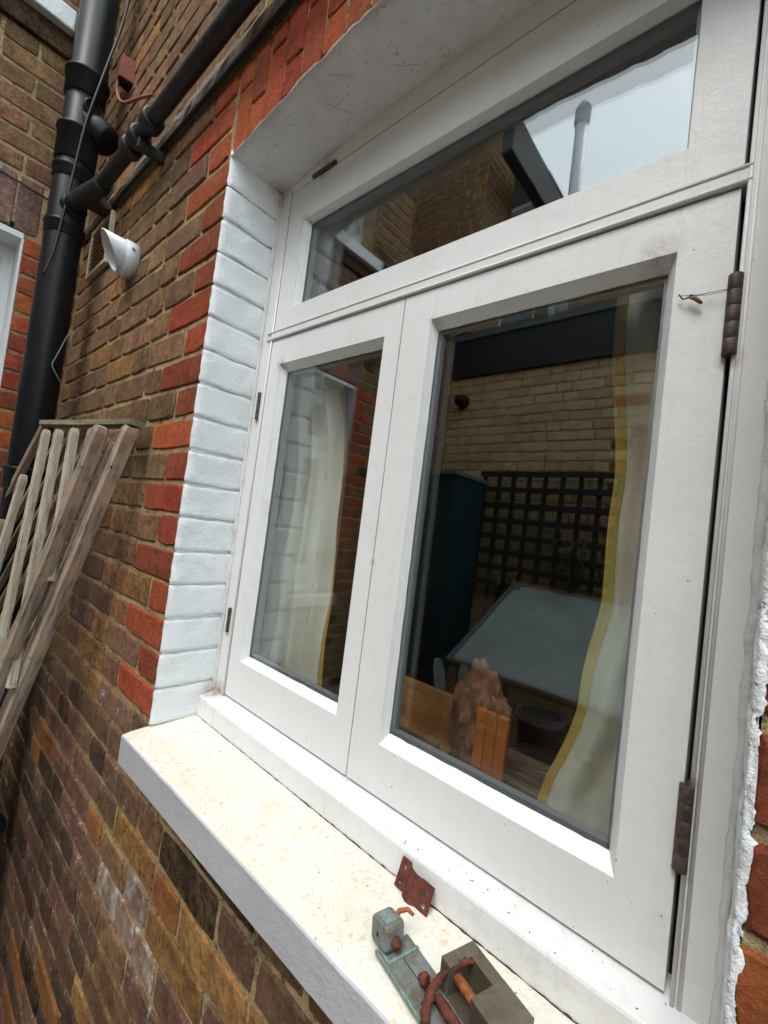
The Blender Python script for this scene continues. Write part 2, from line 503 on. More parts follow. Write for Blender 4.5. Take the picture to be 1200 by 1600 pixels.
# ------------------------------------------------------------------ bricks
CO = 0.075
_bm_cache = {}
def brick_geo(w, h, seed, rough=1.0, depth=0.014, bev=0.004):
    r = random.Random(seed)
    nx = 4 if w > 0.15 else 2
    nz = 2 if h < 0.12 else 4
    j = lambda k=1.0: r.uniform(-0.0010, 0.0010) * rough * k
    out = []
    for i in range(nx):
        out.append((w * i / nx, 0.0))
    for i in range(nz):
        out.append((w, h * i / nz))
    for i in range(nx):
        out.append((w - w * i / nx, h))
    for i in range(nz):
        out.append((0.0, h - h * i / nz))
    o1 = []
    cxx, czz = w / 2, h / 2
    for (x, z) in out:
        corner = (x in (0.0, w)) and (z in (0.0, h))
        k = r.uniform(0.0005, 0.004) * rough if corner else 0
        dx = j() + (k if x < cxx else -k)
        dz = j() + (k if z < czz else -k)
        o1.append((x + dx, z + dz))
    n = len(o1)
    back = [(x, depth, z) for x, z in o1]
    mid = [(x, 0.0032 + r.uniform(-0.001, 0.0015) * rough, z) for x, z in o1]
    ins = []
    for x, z in o1:
        b = bev * r.uniform(0.5, 1.4)
        ins.append((x + (b if x < cxx else -b) * (1 if abs(x - cxx) > w * 0.45 else 0), r.uniform(-0.0009, 0.0009) * rough,
                    z + (b if z < czz else -b) * (1 if abs(z - czz) > h * 0.40 else 0)))
    vs = back + mid + ins + [(cxx, r.uniform(-0.0016, 0.001) * rough, czz)]
    fs = []
    for i in range(n):
        k = (i + 1) % n
        fs.append((i, k, n + k, n + i))
        fs.append((n + i, n + k, 2 * n + k, 2 * n + i))
        fs.append((2 * n + i, 2 * n + k, 3 * n))
    return vs, fs
def brick_mesh(w, h, variant, mat, rough=1.0):
    w = round(w * 400) / 400; h = round(h * 400) / 400
    key = (w, h, variant, mat.name, rough)
    if key not in _bm_cache:
        g = MB()
        vs, fs = brick_geo(w, h, hash((w, h, variant)) & 0xffff, rough)
        g.add(vs, fs)
        _bm_cache[key] = g.mesh('brick', mat)
    return _bm_cache[key]

def layout(u0, u1, k0, k1, holes, seed, fixed_edge=None, bond='flemish'):
    """brick rectangles (u, z, w, h) in wall coordinates; holes = [(u0,u1,z0,z1)]"""
    r = random.Random(seed)
    rects = []
    J = 0.0098
    for k in range(k0, k1):
        z = k * CO
        spans = [(u0, u1)]
        for h in holes:
            if z + CO * 0.5 > h[2] and z + CO * 0.5 < h[3]:
                ns = []
                for a, b in spans:
                    if h[1] <= a or h[0] >= b:
                        ns.append((a, b))
                    else:
                        if h[0] > a: ns.append((a, h[0]))
                        if h[1] < b: ns.append((h[1], b))
                spans = ns
        for a, b in spans:
            if any(abs(a - h[1]) < 1e-6 for h in holes):      # lay outwards from the opening's right edge
                x = a
                st = (k % 2 == 0); first = True
                while x < b - 0.02:
                    ww = (0.215 if st else 0.1025) + r.uniform(-0.004, 0.004)
                    xr = min(b, x + ww + J)
                    if xr - x > 0.03:
                        rects.append((x + (0.001 if first else J / 2), z + J / 2 + r.uniform(-0.0012, 0.0012), xr - x - J + (0.004 if first else 0), CO - J + r.uniform(-0.002, 0.002), first, k, b))
                    x = xr; st = not st; first = False
                continue
            # lay from the right-hand edge b towards a
            x = b
            st = (k % 2 == 0)
            first = True
            while x > a + 0.02:
                if bond == 'stretcher':
                    w = 0.215 if not (first and k % 2) else 0.1025
                else:
                    w = 0.215 if st else 0.1025
                ww = w + r.uniform(-0.004, 0.004)
                if r.random() < 0.06 and not first:
                    ww = 0.16
                xl = max(a, x - ww - J)
                if x - xl > 0.03:
                    rects.append((xl + J / 2 + r.uniform(-0.001, 0.001), z + J / 2 + r.uniform(-0.0012, 0.0012), x - xl - J, CO - J + r.uniform(-0.002, 0.002), first, k, b))
                x = xl
                st = not st
                first = False
    return rects

def lay_bricks(parent, rects, O, U, N, pal, limit, seed, min_area=60):
    """O origin, U horizontal unit axis (to the right seen from outside), N outward normal"""
    r = random.Random(seed)
    U = Vector(U); N = Vector(N); O = Vector(O)
    base = Matrix((( U.x, -N.x, 0, 0), (U.y, -N.y, 0, 0), (0, 0, 1, 0), (0, 0, 0, 1)))
    items = []
    for rc in rects:
        u, z, w, h = rc[:4]
        p = O + U * u + Vector((0, 0, z))
        cs = [p, p + U * w, p + U * w + Vector((0, 0, h)), p + Vector((0, 0, h))]
        items.append((shown_area(cs), rc, p))
    items.sort(key=lambda q: -q[0])
    groups = {}
    for i, (ar, rc, p) in enumerate(items):
        u, z, w, h = rc[:4]
        mname = pal(u, z, w, h, rc[4], rc[5], r, rc[6] if len(rc) > 6 else 0)
        proud = r.uniform(-0.0025, 0.0003)
        if mname.startswith('red'): proud *= 0.6
        tilt = Matrix.Rotation(r.uniform(-0.004, 0.004), 4, 'Z') @ Matrix.Rotation(r.uniform(-0.010, 0.010), 4, 'Y')
        m = Matrix.Translation(p - N * proud) @ base @ tilt
        if i < limit and ar > min_area:
            me = brick_mesh(w, h, r.randrange(9), BR[mname])
            link('brick', me, parent, mw=m)
        else:
            g = groups.setdefault('all', MB())
            vs, fs = brick_geo(w, h, r.randrange(60))
            g.add(vs, fs, list(BR).index(mname), False, m)
    for g in groups.values():
        o = g.build('brickwork', list(BR.values()), parent)
        o['kind'] = 'stuff'

# ------------------------------------------------------------------ ground
g = MB(); g.add([(-150, -150, -1.3), (150, -150, -1.3), (150, 150, -1.3), (-150, 150, -1.3)], [(0, 1, 2, 3)])
tag(g.build('ground', M['paving']), kind='structure')

WX = 0.966     # right edge of the main opening
def zc(x):     # cambered head of the opening
    t = max(-1.0, min(1.0, (x - WX / 2) / (WX / 2)))
    return 1.268 + 0.036 * (1 - t * t)

# ------------------------------------------------------------------ main house wall
house = thing('brick_wall', 'house wall of brown stock bricks with red brick edges around the white window', 'brick wall')
g = MB()
MF = 0.0040   # mortar face behind brick faces
g.box(-1.6, 0.004 - 0.012, MF, 0.30, -1.35, 2.85)
g.box(WX + 0.002, 3.2, MF, 0.30, -1.35, 2.85)
g.box(-0.008, WX + 0.012, MF, 0.30, -1.35, -0.07)
g.box(-0.008, WX + 0.012, MF, 0.30, 1.325, 2.85)
g.build('mortar', M['mortar'], house)

def pal_main(u, z, w, h, first, k, r, b):
    x = u - 1.25
    q = r.random()
    red = ['red_bright', 'red_bright', 'red_deep']
    if z < 1.49 and z > -0.03 and ((x + w > -0.035 and x < 0.0) or (x > WX - 0.01 and x < WX + 0.03)):
        return red[r.randrange(3)]
    if z > 1.49:
        return 'stock_brown' if q < .5 else 'stock_purple' if q < .68 else 'stock_olive' if q < .86 else 'stock_ochre'
    if z > 0.25:
        return 'stock_brown' if q < .40 else 'stock_olive' if q < .62 else 'stock_ochre' if q < .72 else 'stock_purple'
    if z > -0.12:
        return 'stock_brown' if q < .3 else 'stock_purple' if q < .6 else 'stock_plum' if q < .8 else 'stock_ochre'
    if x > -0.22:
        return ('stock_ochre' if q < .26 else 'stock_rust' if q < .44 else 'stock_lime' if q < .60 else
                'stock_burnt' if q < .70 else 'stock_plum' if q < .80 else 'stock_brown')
    if x < -0.32 or z < -0.75:  # low and left: darker bricks stand in for deep shade
        return 'stock_shaded' if q < .45 else 'stock_plum' if q < .72 else 'stock_purple' if q < .82 else 'stock_rust' if q < .92 else 'stock_burnt'
    return 'stock_plum' if q < .38 else 'stock_rust' if q < .55 else 'stock_purple' if q < .76 else 'stock_brown' if q < .88 else 'stock_shaded'

holes = [(1.25, 1.25 + WX, -0.08, 1.27), (1.25 - 0.018, 1.25 + WX + 0.018, 1.27, 1.495)]
rects = layout(0.0, 4.4, -18, 38, holes, 5)
# the courses under the sill and over the arch are one run; shift their bond so joints do not line up
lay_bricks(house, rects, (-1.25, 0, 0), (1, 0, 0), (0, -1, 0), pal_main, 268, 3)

# flat gauged arch of red soldiers
wd = 0.0685
n_s = 16
r = random.Random(8)
xs0, xs1 = -0.004, WX + 0.004
for i in range(n_s):
    a = i / n_s; b = (i + 1) / n_s
    J = 0.004
    def xat(t, z):
        s = (z - 1.27) / 0.225
        lo = xs0 - 0.012 * s; hi = xs1 + 0.012 * s
        return lo + (hi - lo) * t
    zs = zc(xs0 + (xs1 - xs0) * (a + b) / 2) + 0.003
    top = 1.492
    cut = zs + (0.075 if i % 2 else 0.145)
    for (z0, z1) in ((zs, cut - J / 2), (cut + J / 2, top)):
        w = (xat(b, z0) - xat(a, z0)) - J
        g = MB()
        vs, fs = brick_geo(w, z1 - z0, 900 + i * 3 + (1 if z0 > zs else 0), 0.8)
        sh = xat(a, z1) - xat(a, z0)
        vs = [(v[0] + sh * v[2] / (z1 - z0) + 0.002, v[1], v[2]) for v in vs]
        g.add(vs, fs)
        me = g.mesh('brick', BR['red_bright' if r.random() < .7 else 'red_deep'])
        link('brick', me, house, loc=(xat(a, z0), r.uniform(-0.001, 0.001), z0))

# white painted reveal, one piece per course, left and right
def reveal(x_face, sgn):
    rr = random.Random(21 if sgn > 0 else 22)
    for k in range(0, 17):
        z0 = k * CO + (0.003 if k else 0.0); z1 = (k + 1) * CO - 0.002
        z0 += rr.uniform(-0.002, 0.002); z1 += rr.uniform(-0.002, 0.002)
        if k == 16: z1 = 1.285
        ny, nz = 14, 8
        vs = []; fs = []
        for j in range(nz + 1):
            for i in range(ny + 1):
                y = 0.134 * i / ny
                z = z0 + (z1 - z0) * (0, 0.04, 0.12, 0.3, 0.5, 0.7, 0.88, 0.96, 1)[j]
                edge = (j in (0, nz))
                dx = -0.0026 * (1 if edge else 0) + rr.uniform(-0.0006, 0.0006)
                if i == 0: dx -= 0.001 + rr.uniform(0, 0.002)
                dx += 0.0026 * noise.noise(Vector((y * 26, z * 30, k * 1.7 + sgn))) + 0.0012 * noise.noise(Vector((y * 90, z * 100, 4)))
                zz = z + (0.0030 * noise.noise(Vector((y * 22, k * 5.1 + (0 if j < 4 else 3), sgn))) if edge else 0)
                z = zz
                vs.append((x_face + sgn * (0.0035 + dx), y + (rr.uniform(-0.002, 0.0005) if i == 0 else 0), z + (rr.uniform(-0.001, 0.001) if edge else 0)))
        for j in range(nz):
            for i in range(ny):
                q = j * (ny + 1) + i
                fs.append((q, q + 1, q + ny + 2, q + ny + 1))
        # front lip, ragged paint line on the brick face
        o = len(vs)
        for j in range(nz + 1):
            v = vs[j * (ny + 1)]
            vs.append((x_face - sgn * (0.001 + rr.uniform(0.0, 0.0035)), -0.0012 + rr.uniform(-0.0006, 0.0006), v[2]))
        for j in range(nz):
            fs.append((o + j, j * (ny + 1), (j + 1) * (ny + 1), o + j + 1))
        g = MB(); g.add(vs, fs, 0, True)
        link('painted_brick', g.mesh('painted_brick', M['reveal_paint']), house)
    g = MB()   # paint filled joints behind the pieces
    if sgn > 0: g.box(-0.008, x_face - 0.0012, 0.004, 0.136, 0, 1.30)
    else: g.box(x_face + 0.0012, WX + 0.0035, 0.004, 0.136, 0, 1.30)
    g.build('painted_joint', M['reveal_paint'], house)
reveal(0.0, 1)
reveal(WX, -1)

# painted soffit of the opening
g = MB()
nx, ny = 60, 8
vs = []; fs = []
rr = random.Random(4)
for i in range(nx + 1):
    x = -0.006 + (WX + 0.012) * i / nx
    for j in range(ny + 1):
        y = 0.16 * j / ny
        z = zc(x) + 0.0025 * noise.noise(Vector((x * 14, y * 14, 0))) + (rr.uniform(-0.002, 0.003) if j == 0 else 0)
        vs.append((x, y - (0.0015 if j == 0 else 0), z))
for i in range(nx):
    for j in range(ny):
        q = i * (ny + 1) + j
        fs.append((q, q + ny + 1, q + ny + 2, q + 1))
o = len(vs)
for i in range(nx + 1):
    v = vs[i * (ny + 1)]
    vs.append((v[0], -0.0018, v[2] + 0.0015 + rr.uniform(0, 0.0035)))
for i in range(nx):
    fs.append((o + i, o + i + 1, (i + 1) * (ny + 1), i * (ny + 1)))
g.add(vs, fs, 0, True)
g.build('soffit', M['soffit_paint'], house)

# rough cement ledge above the arch
g = MB()
vs = []; fs = []
nx = 90
prof = [(0.004, 1.503), (-0.014, 1.506), (-0.020, 1.518), (-0.018, 1.540), (-0.004, 1.556), (0.004, 1.562)]
for i in range(nx + 1):
    x = -1.25 + 3.4 * i / nx
    for (y, z) in prof:
        n1 = noise.noise(Vector((x * 18, z * 30, 3)))
        n2 = noise.noise(Vector((x * 55, z * 80, 7)))
        vs.append((x, y + 0.005 * n1 + 0.0025 * n2, z + 0.004 * n2))
m_ = len(prof)
for i in range(nx):
    for j in range(m_ - 1):
        q = i * m_ + j
        fs.append((q, q + m_, q + m_ + 1, q + 1))
g.add(vs, fs, 0, False)
g.build('cement_ledge', M['cement'], house)

# ------------------------------------------------------------------ window builder (local: x right, y into the wall, z up)
def ring(g, X0, X1, Z0, Z1, x0, x1, z0, z1, ya, yb, mi=0):
    """sloping faces from the outer opening rectangle (at ya) to the sight size (at yb)"""
    vs = [(X0, ya, Z0), (X1, ya, Z0), (X1, ya, Z1), (X0, ya, Z1), (x0, yb, z0), (x1, yb, z0), (x1, yb, z1), (x0, yb, z1)]
    g.add(vs, [(0, 1, 5, 4), (1, 2, 6, 5), (2, 3, 7, 6), (3, 0, 4, 7)], mi)

YF = 0.136
def sash(parent, name, X0, X1, Z0, Z1, gx0, gx1, gz0, gz1, label=None, tapers=(0.006, 0.006, 0.014, 0.003)):
    """one sash: two stiles and two rails with a shallow bevel, putty, panes, spacer"""
    e = 0.0009
    s_ = MB()
    y0, y1 = YF, 0.182
    s_.box(X0, gx0, y0, y1, Z0, Z1, bev=e)
    s_.box(gx1, X1, y0, y1, Z0, Z1, bev=e)
    s_.box(gx0 - 0.0005, gx1 + 0.0005, y0 + 0.0001, y1, Z0, gz0, bev=e)
    s_.box(gx0 - 0.0005, gx1 + 0.0005, y0 + 0.0001, y1, gz1, Z1, bev=e)
    fr = s_.build(name, M['sash_paint'], parent)
    if label: fr['label'] = label
    tl, tr, tb, tt = tapers
    p = MB()
    n = 26
    rr = random.Random(int(X0 * 1000) + 5)
    # bottom and side putty as slightly wavy fillets
    yg = 0.1535
    def strip(a0, a1, b0, b1, axis):
        vs = []; fs = []
        for i in range(n + 1):
            t = i / n
            wob = rr.uniform(-0.0007, 0.0007)
            A = Vector(a0).lerp(Vector(a1), t); B = Vector(b0).lerp(Vector(b1), t)
            B = B + (B - A).normalized() * wob
            vs += [tuple(A), tuple(A.lerp(B, 0.5) + Vector((0, -0.0008 + rr.uniform(-.0003, .0003), 0))), tuple(B)]
        for i in range(n):
            q = i * 3
            fs += [(q, q + 3, q + 4, q + 1), (q + 1, q + 4, q + 5, q + 2)]
        p.add(vs, fs, 0, True)
    ya = YF + 0.0018
    strip((gx0, ya, gz0), (gx1, ya, gz0), (gx0 + tl, yg, gz0 + tb), (gx1 - tr, yg, gz0 + tb), 0)
    strip((gx0, ya, gz1), (gx0, ya, gz0), (gx0 + tl, yg, gz1 - tt), (gx0 + tl, yg, gz0 + tb), 1)
    strip((gx1, ya, gz0), (gx1, ya, gz1), (gx1 - tr, yg, gz0 + tb), (gx1 - tr, yg, gz1 - tt), 1)
    strip((gx1, ya, gz1), (gx0, ya, gz1), (gx1 - tr, yg, gz1 - tt), (gx0 + tl, yg, gz1 - tt), 0)
    p.build('putty', M['putty'], fr)
    # double glazing
    cx, cz = (gx0 + gx1) / 2, (gz0 + gz1) / 2
    hw, hh = (gx1 - gx0) / 2 + 0.004, (gz1 - gz0) / 2 + 0.004
    for (yy, ry, rx) in ((0.1530, 0, 0), (0.1730, 0.0022, 0.0016)):
        q = MB(); q.box(-hw, hw, 0, 0.004, -hh, hh)
        m = Matrix.Translation((cx, yy, cz)) @ Matrix.Rotation(ry, 4, 'Z') @ Matrix.Rotation(rx, 4, 'X')
        q.build('pane', M['glass'], fr, mw=m)
    sp = MB()
    a = 0.010
    for (b0, b1, c0, c1) in ((gx0, gx1, gz0, gz0 + tb + 0.004), (gx0, gx1, gz1 - tt - 0.004, gz1), (gx0, gx0 + tl + 0.004, gz0, gz1), (gx1 - tr - 0.004, gx1, gz0, gz1)):
        sp.box(b0, b1, 0.1585, 0.1715, c0, c1)
    sp.build('glazing_spacer', M['spacer'], fr)
    return fr

def hinge(parent, x, y, z0, z1, r=0.0066, segs=5):
    h = MB()
    L = (z1 - z0) / segs
    for i in range(segs):
        h.tube([(x, y, z0 + i * L + 0.0002), (x, y, z0 + i * L + 0.0006), (x, y, z0 + (i + 1) * L - 0.0006), (x, y, z0 + (i + 1) * L - 0.0002)], [r * 0.96, r, r, r * 0.96], 16)
    h.box(x - 0.002, x + 0.002, y, y + 0.016, z0, z1)
    return h.build('hinge', M['hinge'], parent)

def make_window(label, W=WX):
    w = thing('casement_window', label, 'window')
    # outer frame
    f = MB()
    f.box(-0.002, 0.046, YF - 0.001, 0.20, 0.0, 1.31, bev=0.001)
    f.box(0.9225, W + 0.0015, YF - 0.002, 0.20, 0.0, 1.31, bev=0.001)
    f.box(0.046, 0.9225, YF + 0.0005, 0.20, 1.2575, 1.31)
    f.box(0.046, 0.9225, 0.150, 0.20, 0.035, 0.056)
    # small beads running round the openings
    for (a, b) in (((0.0475, 0.1345, 0.052), (0.0475, 0.1345, 1.257)), ((0.9242, 0.1335, 0.052), (0.9242, 0.1335, 1.262)),
                   ((0.9300, 0.1342, 0.052), (0.9300, 0.1342, 1.262))):
        f.tube([a, b], 0.0022, 8)
    fr = f.build('frame', M['frame_paint'], w)
    # transom with two beads
    t = MB()
    t.box(0.046, 0.9225, YF - 0.0035, 0.20, 0.8905, 0.9105, bev=0.0012)
    t.tube([(0.03, 0.1332, 0.8925), (0.926, 0.1332, 0.8925)], 0.0024, 8)
    t.tube([(0.03, 0.1332, 0.9085), (0.926, 0.1332, 0.9085)], 0.0024, 8)
    t.build('transom', M['frame_paint'], w)
    # timber cill member: upright face and sloping top
    c = MB()
    n = 30
    pr = [(0.099, 0.0), (0.099, 0.040), (0.1005, 0.0432), (0.103, 0.0445), (0.150, 0.0535), (0.20, 0.0535), (0.20, 0.0)]
    vs = []; fs = []
    for i in range(n + 1):
        x = 0.0005 + (W - 0.001) * i / n
        for (y, z) in pr:
            vs.append((x, y, z))
    k = len(pr)
    for i in range(n):
        for j in range(k):
            j2 = (j + 1) % k
            fs.append((i * k + j, i * k + j2, (i + 1) * k + j2, (i + 1) * k + j)[::-1])
    fs.append(tuple(range(k))); fs.append(tuple(n * k + j for j in reversed(range(k))))
    c.add(vs, fs)
    c.build('timber_sill', M['putty'], w)
    sash(w, 'casement', 0.0500, 0.4550, 0.0562, 0.8880, 0.0946, 0.4158, 0.1432, 0.8268, 'narrower left casement with pale curtain behind it', (0.008, 0.004, 0.011, 0.014))
    sash(w, 'casement', 0.4575, 0.9172, 0.0562, 0.8880, 0.5186, 0.8636, 0.1353, 0.8349, 'wider right casement with dark hinges on its right edge', (0.006, 0.010, 0.015, 0.014))
    sash(w, 'top_light', 0.0500, 0.9180, 0.9132, 1.2552, 0.1112, 0.8637, 0.9600, 1.1671, 'long shallow top hung light above the casements', (0.010, 0.004, 0.004, 0.004))
    for (x, y, a, b) in ((0.9200, 0.1330, 0.703, 0.790), (0.9200, 0.1330, 0.178, 0.262)):
        hinge(w, x, y, a, b)
    for (x, y, a, b) in ((0.0300, 0.1330, 0.700, 0.766), (0.0300, 0.1330, 0.194, 0.250)):
        hinge(w, x, y, a, b, 0.0045)
    h = MB()
    for i in range(5):
        h.tube([(0.130 + i * 0.0155, 0.1335, 1.2575), (0.1445 + i * 0.0155, 0.1335, 1.2575)], 0.005, 10)
    h.build('hinge', M['hinge'], w)
    # near-black strips that paint the shade deep in the gaps
    d = MB()
    d.box(0.047, 0.921, 0.170, 0.178, 0.052, 0.0575)
    d.box(0.9165, 0.9220, 0.165, 0.178, 0.056, 1.256)
    d.box(0.4545, 0.4580, 0.160, 0.178, 0.056, 0.885)
    d.box(0.047, 0.921, 0.165, 0.178, 0.8878, 0.8907)
    d.box(0.047, 0.921, 0.165, 0.178, 0.9103, 0.9135)
    d.build('gap_shade', M['hole'], w)
    return w

win = make_window('white painted timber window with two casements and a top light above the cream sill')
src_children = list(win.children)

# concrete sill
def sill_mesh(x0, x1, p0, p1, yb=0.099, h=0.066):
    g = MB()
    n = 60; m = 10
    vs = []; fs = []
    def top(i, j):
        x = x0 + (x1 - x0) * i / n
        p = p0 + (p1 - p0) * i / n
        y = -p + (yb + p) * j / m
        z = -0.008 * (1 - j / m) + 0.0009 * noise.noise(Vector((x * 30, y * 30, 1)))
        if j == 0: z -= 0.0022
        return (x, y + (0.0006 * noise.noise(Vector((x * 60, 0, 5))) if j == 0 else 0), z)
    for i in range(n + 1):
        for j in range(m + 1):
            vs.append(top(i, j))
    for i in range(n):
        for j in range(m):
            q = i * (m + 1) + j
            fs.append((q, q + m + 1, q + m + 2, q + 1))
    g.add(vs, fs, 0, True)
    vs = []; fs = []
    for i in range(n + 1):
        x, y, z = top(i, 0)
        vs += [(x, y, z), (x, y - 0.002, z - 0.002), (x, y - 0.002, -h), (x, y + 0.006, -h - 0.004), (x, yb, -h - 0.004)]
    for i in range(n):
        for j in range(4):
            q = i * 5 + j
            fs.append((q + 5, q, q + 1, q + 6))
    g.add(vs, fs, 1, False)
    x, y, z = top(0, 0)
    for i, flip in ((0, False), (n, True)):
        x, y, z = top(i, 0)
        pts = [(x, y, z), (x, y - 0.002, z - 0.002), (x, y - 0.002, -h), (x, y + 0.006, -h - 0.004), (x, yb, -h - 0.004), (x, yb, 0)]
        g.add(pts, [tuple(range(6)) if flip else tuple(reversed(range(6)))], 1)
    return g
sl = sill_mesh(-0.006, 1.05, 0.051, 0.030).build('sill', [M['sill_paint'], M['sill_front_shaded']], win)

g = MB(); rr = random.Random(15)
g.tube([(0.002 + 0.960 * i / 160, 0.0982 + rr.uniform(-0.0006, 0.0004), 0.0004 + rr.uniform(-0.0004, 0.0005)) for i in range(161)], [0.0011 * rr.uniform(0.2, 1.0) * (0.6 + i / 160) for i in range(161)], 5)
g.build('joint_crack', M['dark_debris'], win)
# ragged caulk between frame and reveal, right and left
def caulk(x, y, z0, z1, r, seed):
    rr = random.Random(seed)
    n = int((z1 - z0) / 0.012)
    g = MB()
    pts = [(x + rr.uniform(-0.001, 0.001), y + rr.uniform(-0.0006, 0.0006), z0 + (z1 - z0) * i / n) for i in range(n + 1)]
    g.tube(pts, [r * rr.uniform(0.75, 1.25) for _ in pts], 8)
    g.build('caulk', M['caulk'], house)
caulk(WX - 0.008, 0.1345, 0.046, 1.27, 0.0045, 2)
caulk(0.004, 0.133, 0.046, 1.27, 0.005, 3)
rr = random.Random(6)
def paint_ridge(x, sgn, seed, wmax, bulge):
    """thick brushed paint rolled over the brick corner with a torn outer edge"""
    vs = []; fs = []
    n = 420
    for i in range(n + 1):
        z = 0.0 + 1.27 * i / n
        w = 0.003 + wmax * max(0.0, 0.40 + 0.6 * noise.noise(Vector((z * 16, seed, 0))) + 0.45 * noise.noise(Vector((z * 75, seed, 2))) + 0.35 * noise.noise(Vector((z * 260, seed, 9))))
        jt = abs((z / CO) % 1.0 - 0.0); jt = min(jt, 1 - jt)
        if jt < 0.07: w *= 0.55
        h = bulge * (0.6 + 0.8 * abs(noise.noise(Vector((z * 60, seed, 5)))))
        q = lambda k, s_: 0.0012 * noise.noise(Vector((z * 130, k * 3, seed + s_)))
        vs += [(x - sgn * (-0.0035), 0.012 + q(0, 1), z), (x - sgn * (-0.0028) , 0.004 + q(1, 2), z), (x - sgn * (-0.0005), -h * 0.8 + q(2, 3), z),
               (x + sgn * (w * 0.45), -h * 0.9 + q(3, 4), z), (x + sgn * (w * 0.85), -h * 0.6, z), (x + sgn * w, 0.0005, z)]
    for i in range(n):
        for j in range(5):
            a = i * 6 + j
            fs.append((a, a + 1, a + 7, a + 6) if sgn < 0 else (a, a + 6, a + 7, a + 1))
    g = MB(); g.add(vs, fs, 0, True)
    g.build('painted_corner', M['reveal_paint'], house)
paint_ridge(WX - 0.003, 1, 3, 0.011, 0.0016)
# loose flakes and specks on the paintwork
g = MB()
for i in range(70):
    x = rr.uniform(0.05, 0.96); 
    if rr.random() < 0.5:
        z = rr.choice([rr.uniform(0.06, 0.13), rr.uniform(0.84, 0.96), rr.uniform(1.17, 1.25)])
        y = YF - 0.0016
    else:
        x = rr.choice([rr.uniform(0.87, 0.96), rr.uniform(0.42, 0.515), rr.uniform(0.01, 0.09)]); z = rr.uniform(0.07, 1.2); y = YF - 0.0022
    s = rr.uniform(0.0004, 0.0012)
    a = rr.uniform(0, pi)
    g.add([(x + s * cos(a), y, z + s * sin(a)), (x - s * sin(a) * .6, y - s * .5, z + s * cos(a) * .6), (x - s * cos(a), y, z - s * sin(a)), (x + s * sin(a) * .6, y, z - s * cos(a) * .6)], [(0, 1, 2), (0, 2, 3)], 0)
for i in range(90):
    x = 0.02 + 0.93 * rr.random() ** 0.6; y = rr.uniform(0.100, 0.134); z = 0.0445 + (y - 0.103) * 0.19 + 0.0008
    s = rr.uniform(0.0004, 0.0014) * (1.5 if x > 0.6 else 1)
    a = rr.uniform(0, pi)
    g.add([(x + s * cos(a), y + s * sin(a), z), (x - s * sin(a) * .6, y + s * cos(a) * .6, z + s * .5), (x - s * cos(a), y - s * sin(a), z)], [(0, 1, 2)], 0)
o = g.build('dirt_specks', M['dark_debris'], win); o['kind'] = 'stuff'

# ------------------------------------------------------------------ return wall on the left (faces +x)
RX = -1.25
ret = thing('brick_wall', 'side wall at the far left in darker brown bricks behind the black drainpipe', 'brick wall')
# local u runs along +y from y=-2.45 to 0
g = MB()
def rbox(y0, y1, z0, z1, x0=-1.55, x1=RX - MF):
    g.box(x0, x1, y0, y1, z0, z1)
WY0, WY1 = -1.30, -0.19
rbox(-2.45, WY0, -1.35, 2.62); rbox(WY1, 0.02, -1.35, 4.4)
rbox(WY0, WY1, -1.35, 0.0); rbox(WY0, WY1, 1.46, 2.34)
rbox(-1.68, WY0, 2.62, 4.4); rbox(WY0, WY1, 3.75, 4.4)
g.build('mortar', M['mortar'], ret)
def pal_ret(u, z, w, h, first, k, r, b):
    y = u - 2.45
    q = r.random()
    edge = (abs(y + w - WY0) < 0.03) or (y < WY1 + 0.02 + 0.0 and y > WY1 - 0.02)
    if -0.02 < z < 1.64 and (edge or (y > -0.20)):
        return 'red_bright' if q < .45 else 'red_deep'
    if z > 1.6 and z < 2.12:
        return 'stock_brown' if q < .55 else 'stock_olive' if q < .8 else 'stock_purple'
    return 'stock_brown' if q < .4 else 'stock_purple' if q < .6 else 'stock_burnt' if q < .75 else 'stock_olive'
hl = [(2.45 + WY0, 2.45 + WY1, 0.0, 1.44), (2.45 + WY0 - 0.05, 2.45 + WY1 + 0.05, 1.44, 1.65),
      (2.45 + WY0, 2.45 + WY1, 2.30, 3.75), (-1, 2.45 - 1.68, 2.62, 9)]
rc_ = layout(0.0, 2.45, -18, 58, hl, 9)
lay_bricks(ret, rc_, (RX, -2.45, 0), (0, 1, 0), (1, 0, 0), pal_ret, 200, 13)
r = random.Random(31)
n_s = 15
for i in range(n_s):
    y0 = WY0 - 0.045 + (WY1 - WY0 + 0.09) * i / n_s
    y1 = WY0 - 0.045 + (WY1 - WY0 + 0.09) * (i + 1) / n_s
    zs = 1.43 + 0.02 * (1 - ((i + .5) / n_s * 2 - 1) ** 2)
    me = brick_mesh(y1 - y0 - 0.008, 1.642 - zs, r.randrange(8), BR[r.choice(['red_purple', 'red_purple', 'red_deep'])])
    link('brick', me, ret, mw=Matrix.Translation((RX, y0, zs)) @ Matrix(((0, -1, 0, 0), (1, 0, 0, 0), (0, 0, 1, 0), (0, 0, 0, 1))))
g = MB(); g.box(RX - 0.22, RX - 0.001, WY0 + 0.002, WY1 - 0.001, 1.41, 1.432)
g.box(RX - 0.15, RX - 0.001, WY1 - 0.006, WY1 + 0.001, 0, 1.41)
g.box(RX - 0.15, RX - 0.001, WY0 - 0.001, WY0 + 0.006, 0, 1.41)
g.build('painted_reveal', M['reveal_paint'], ret)

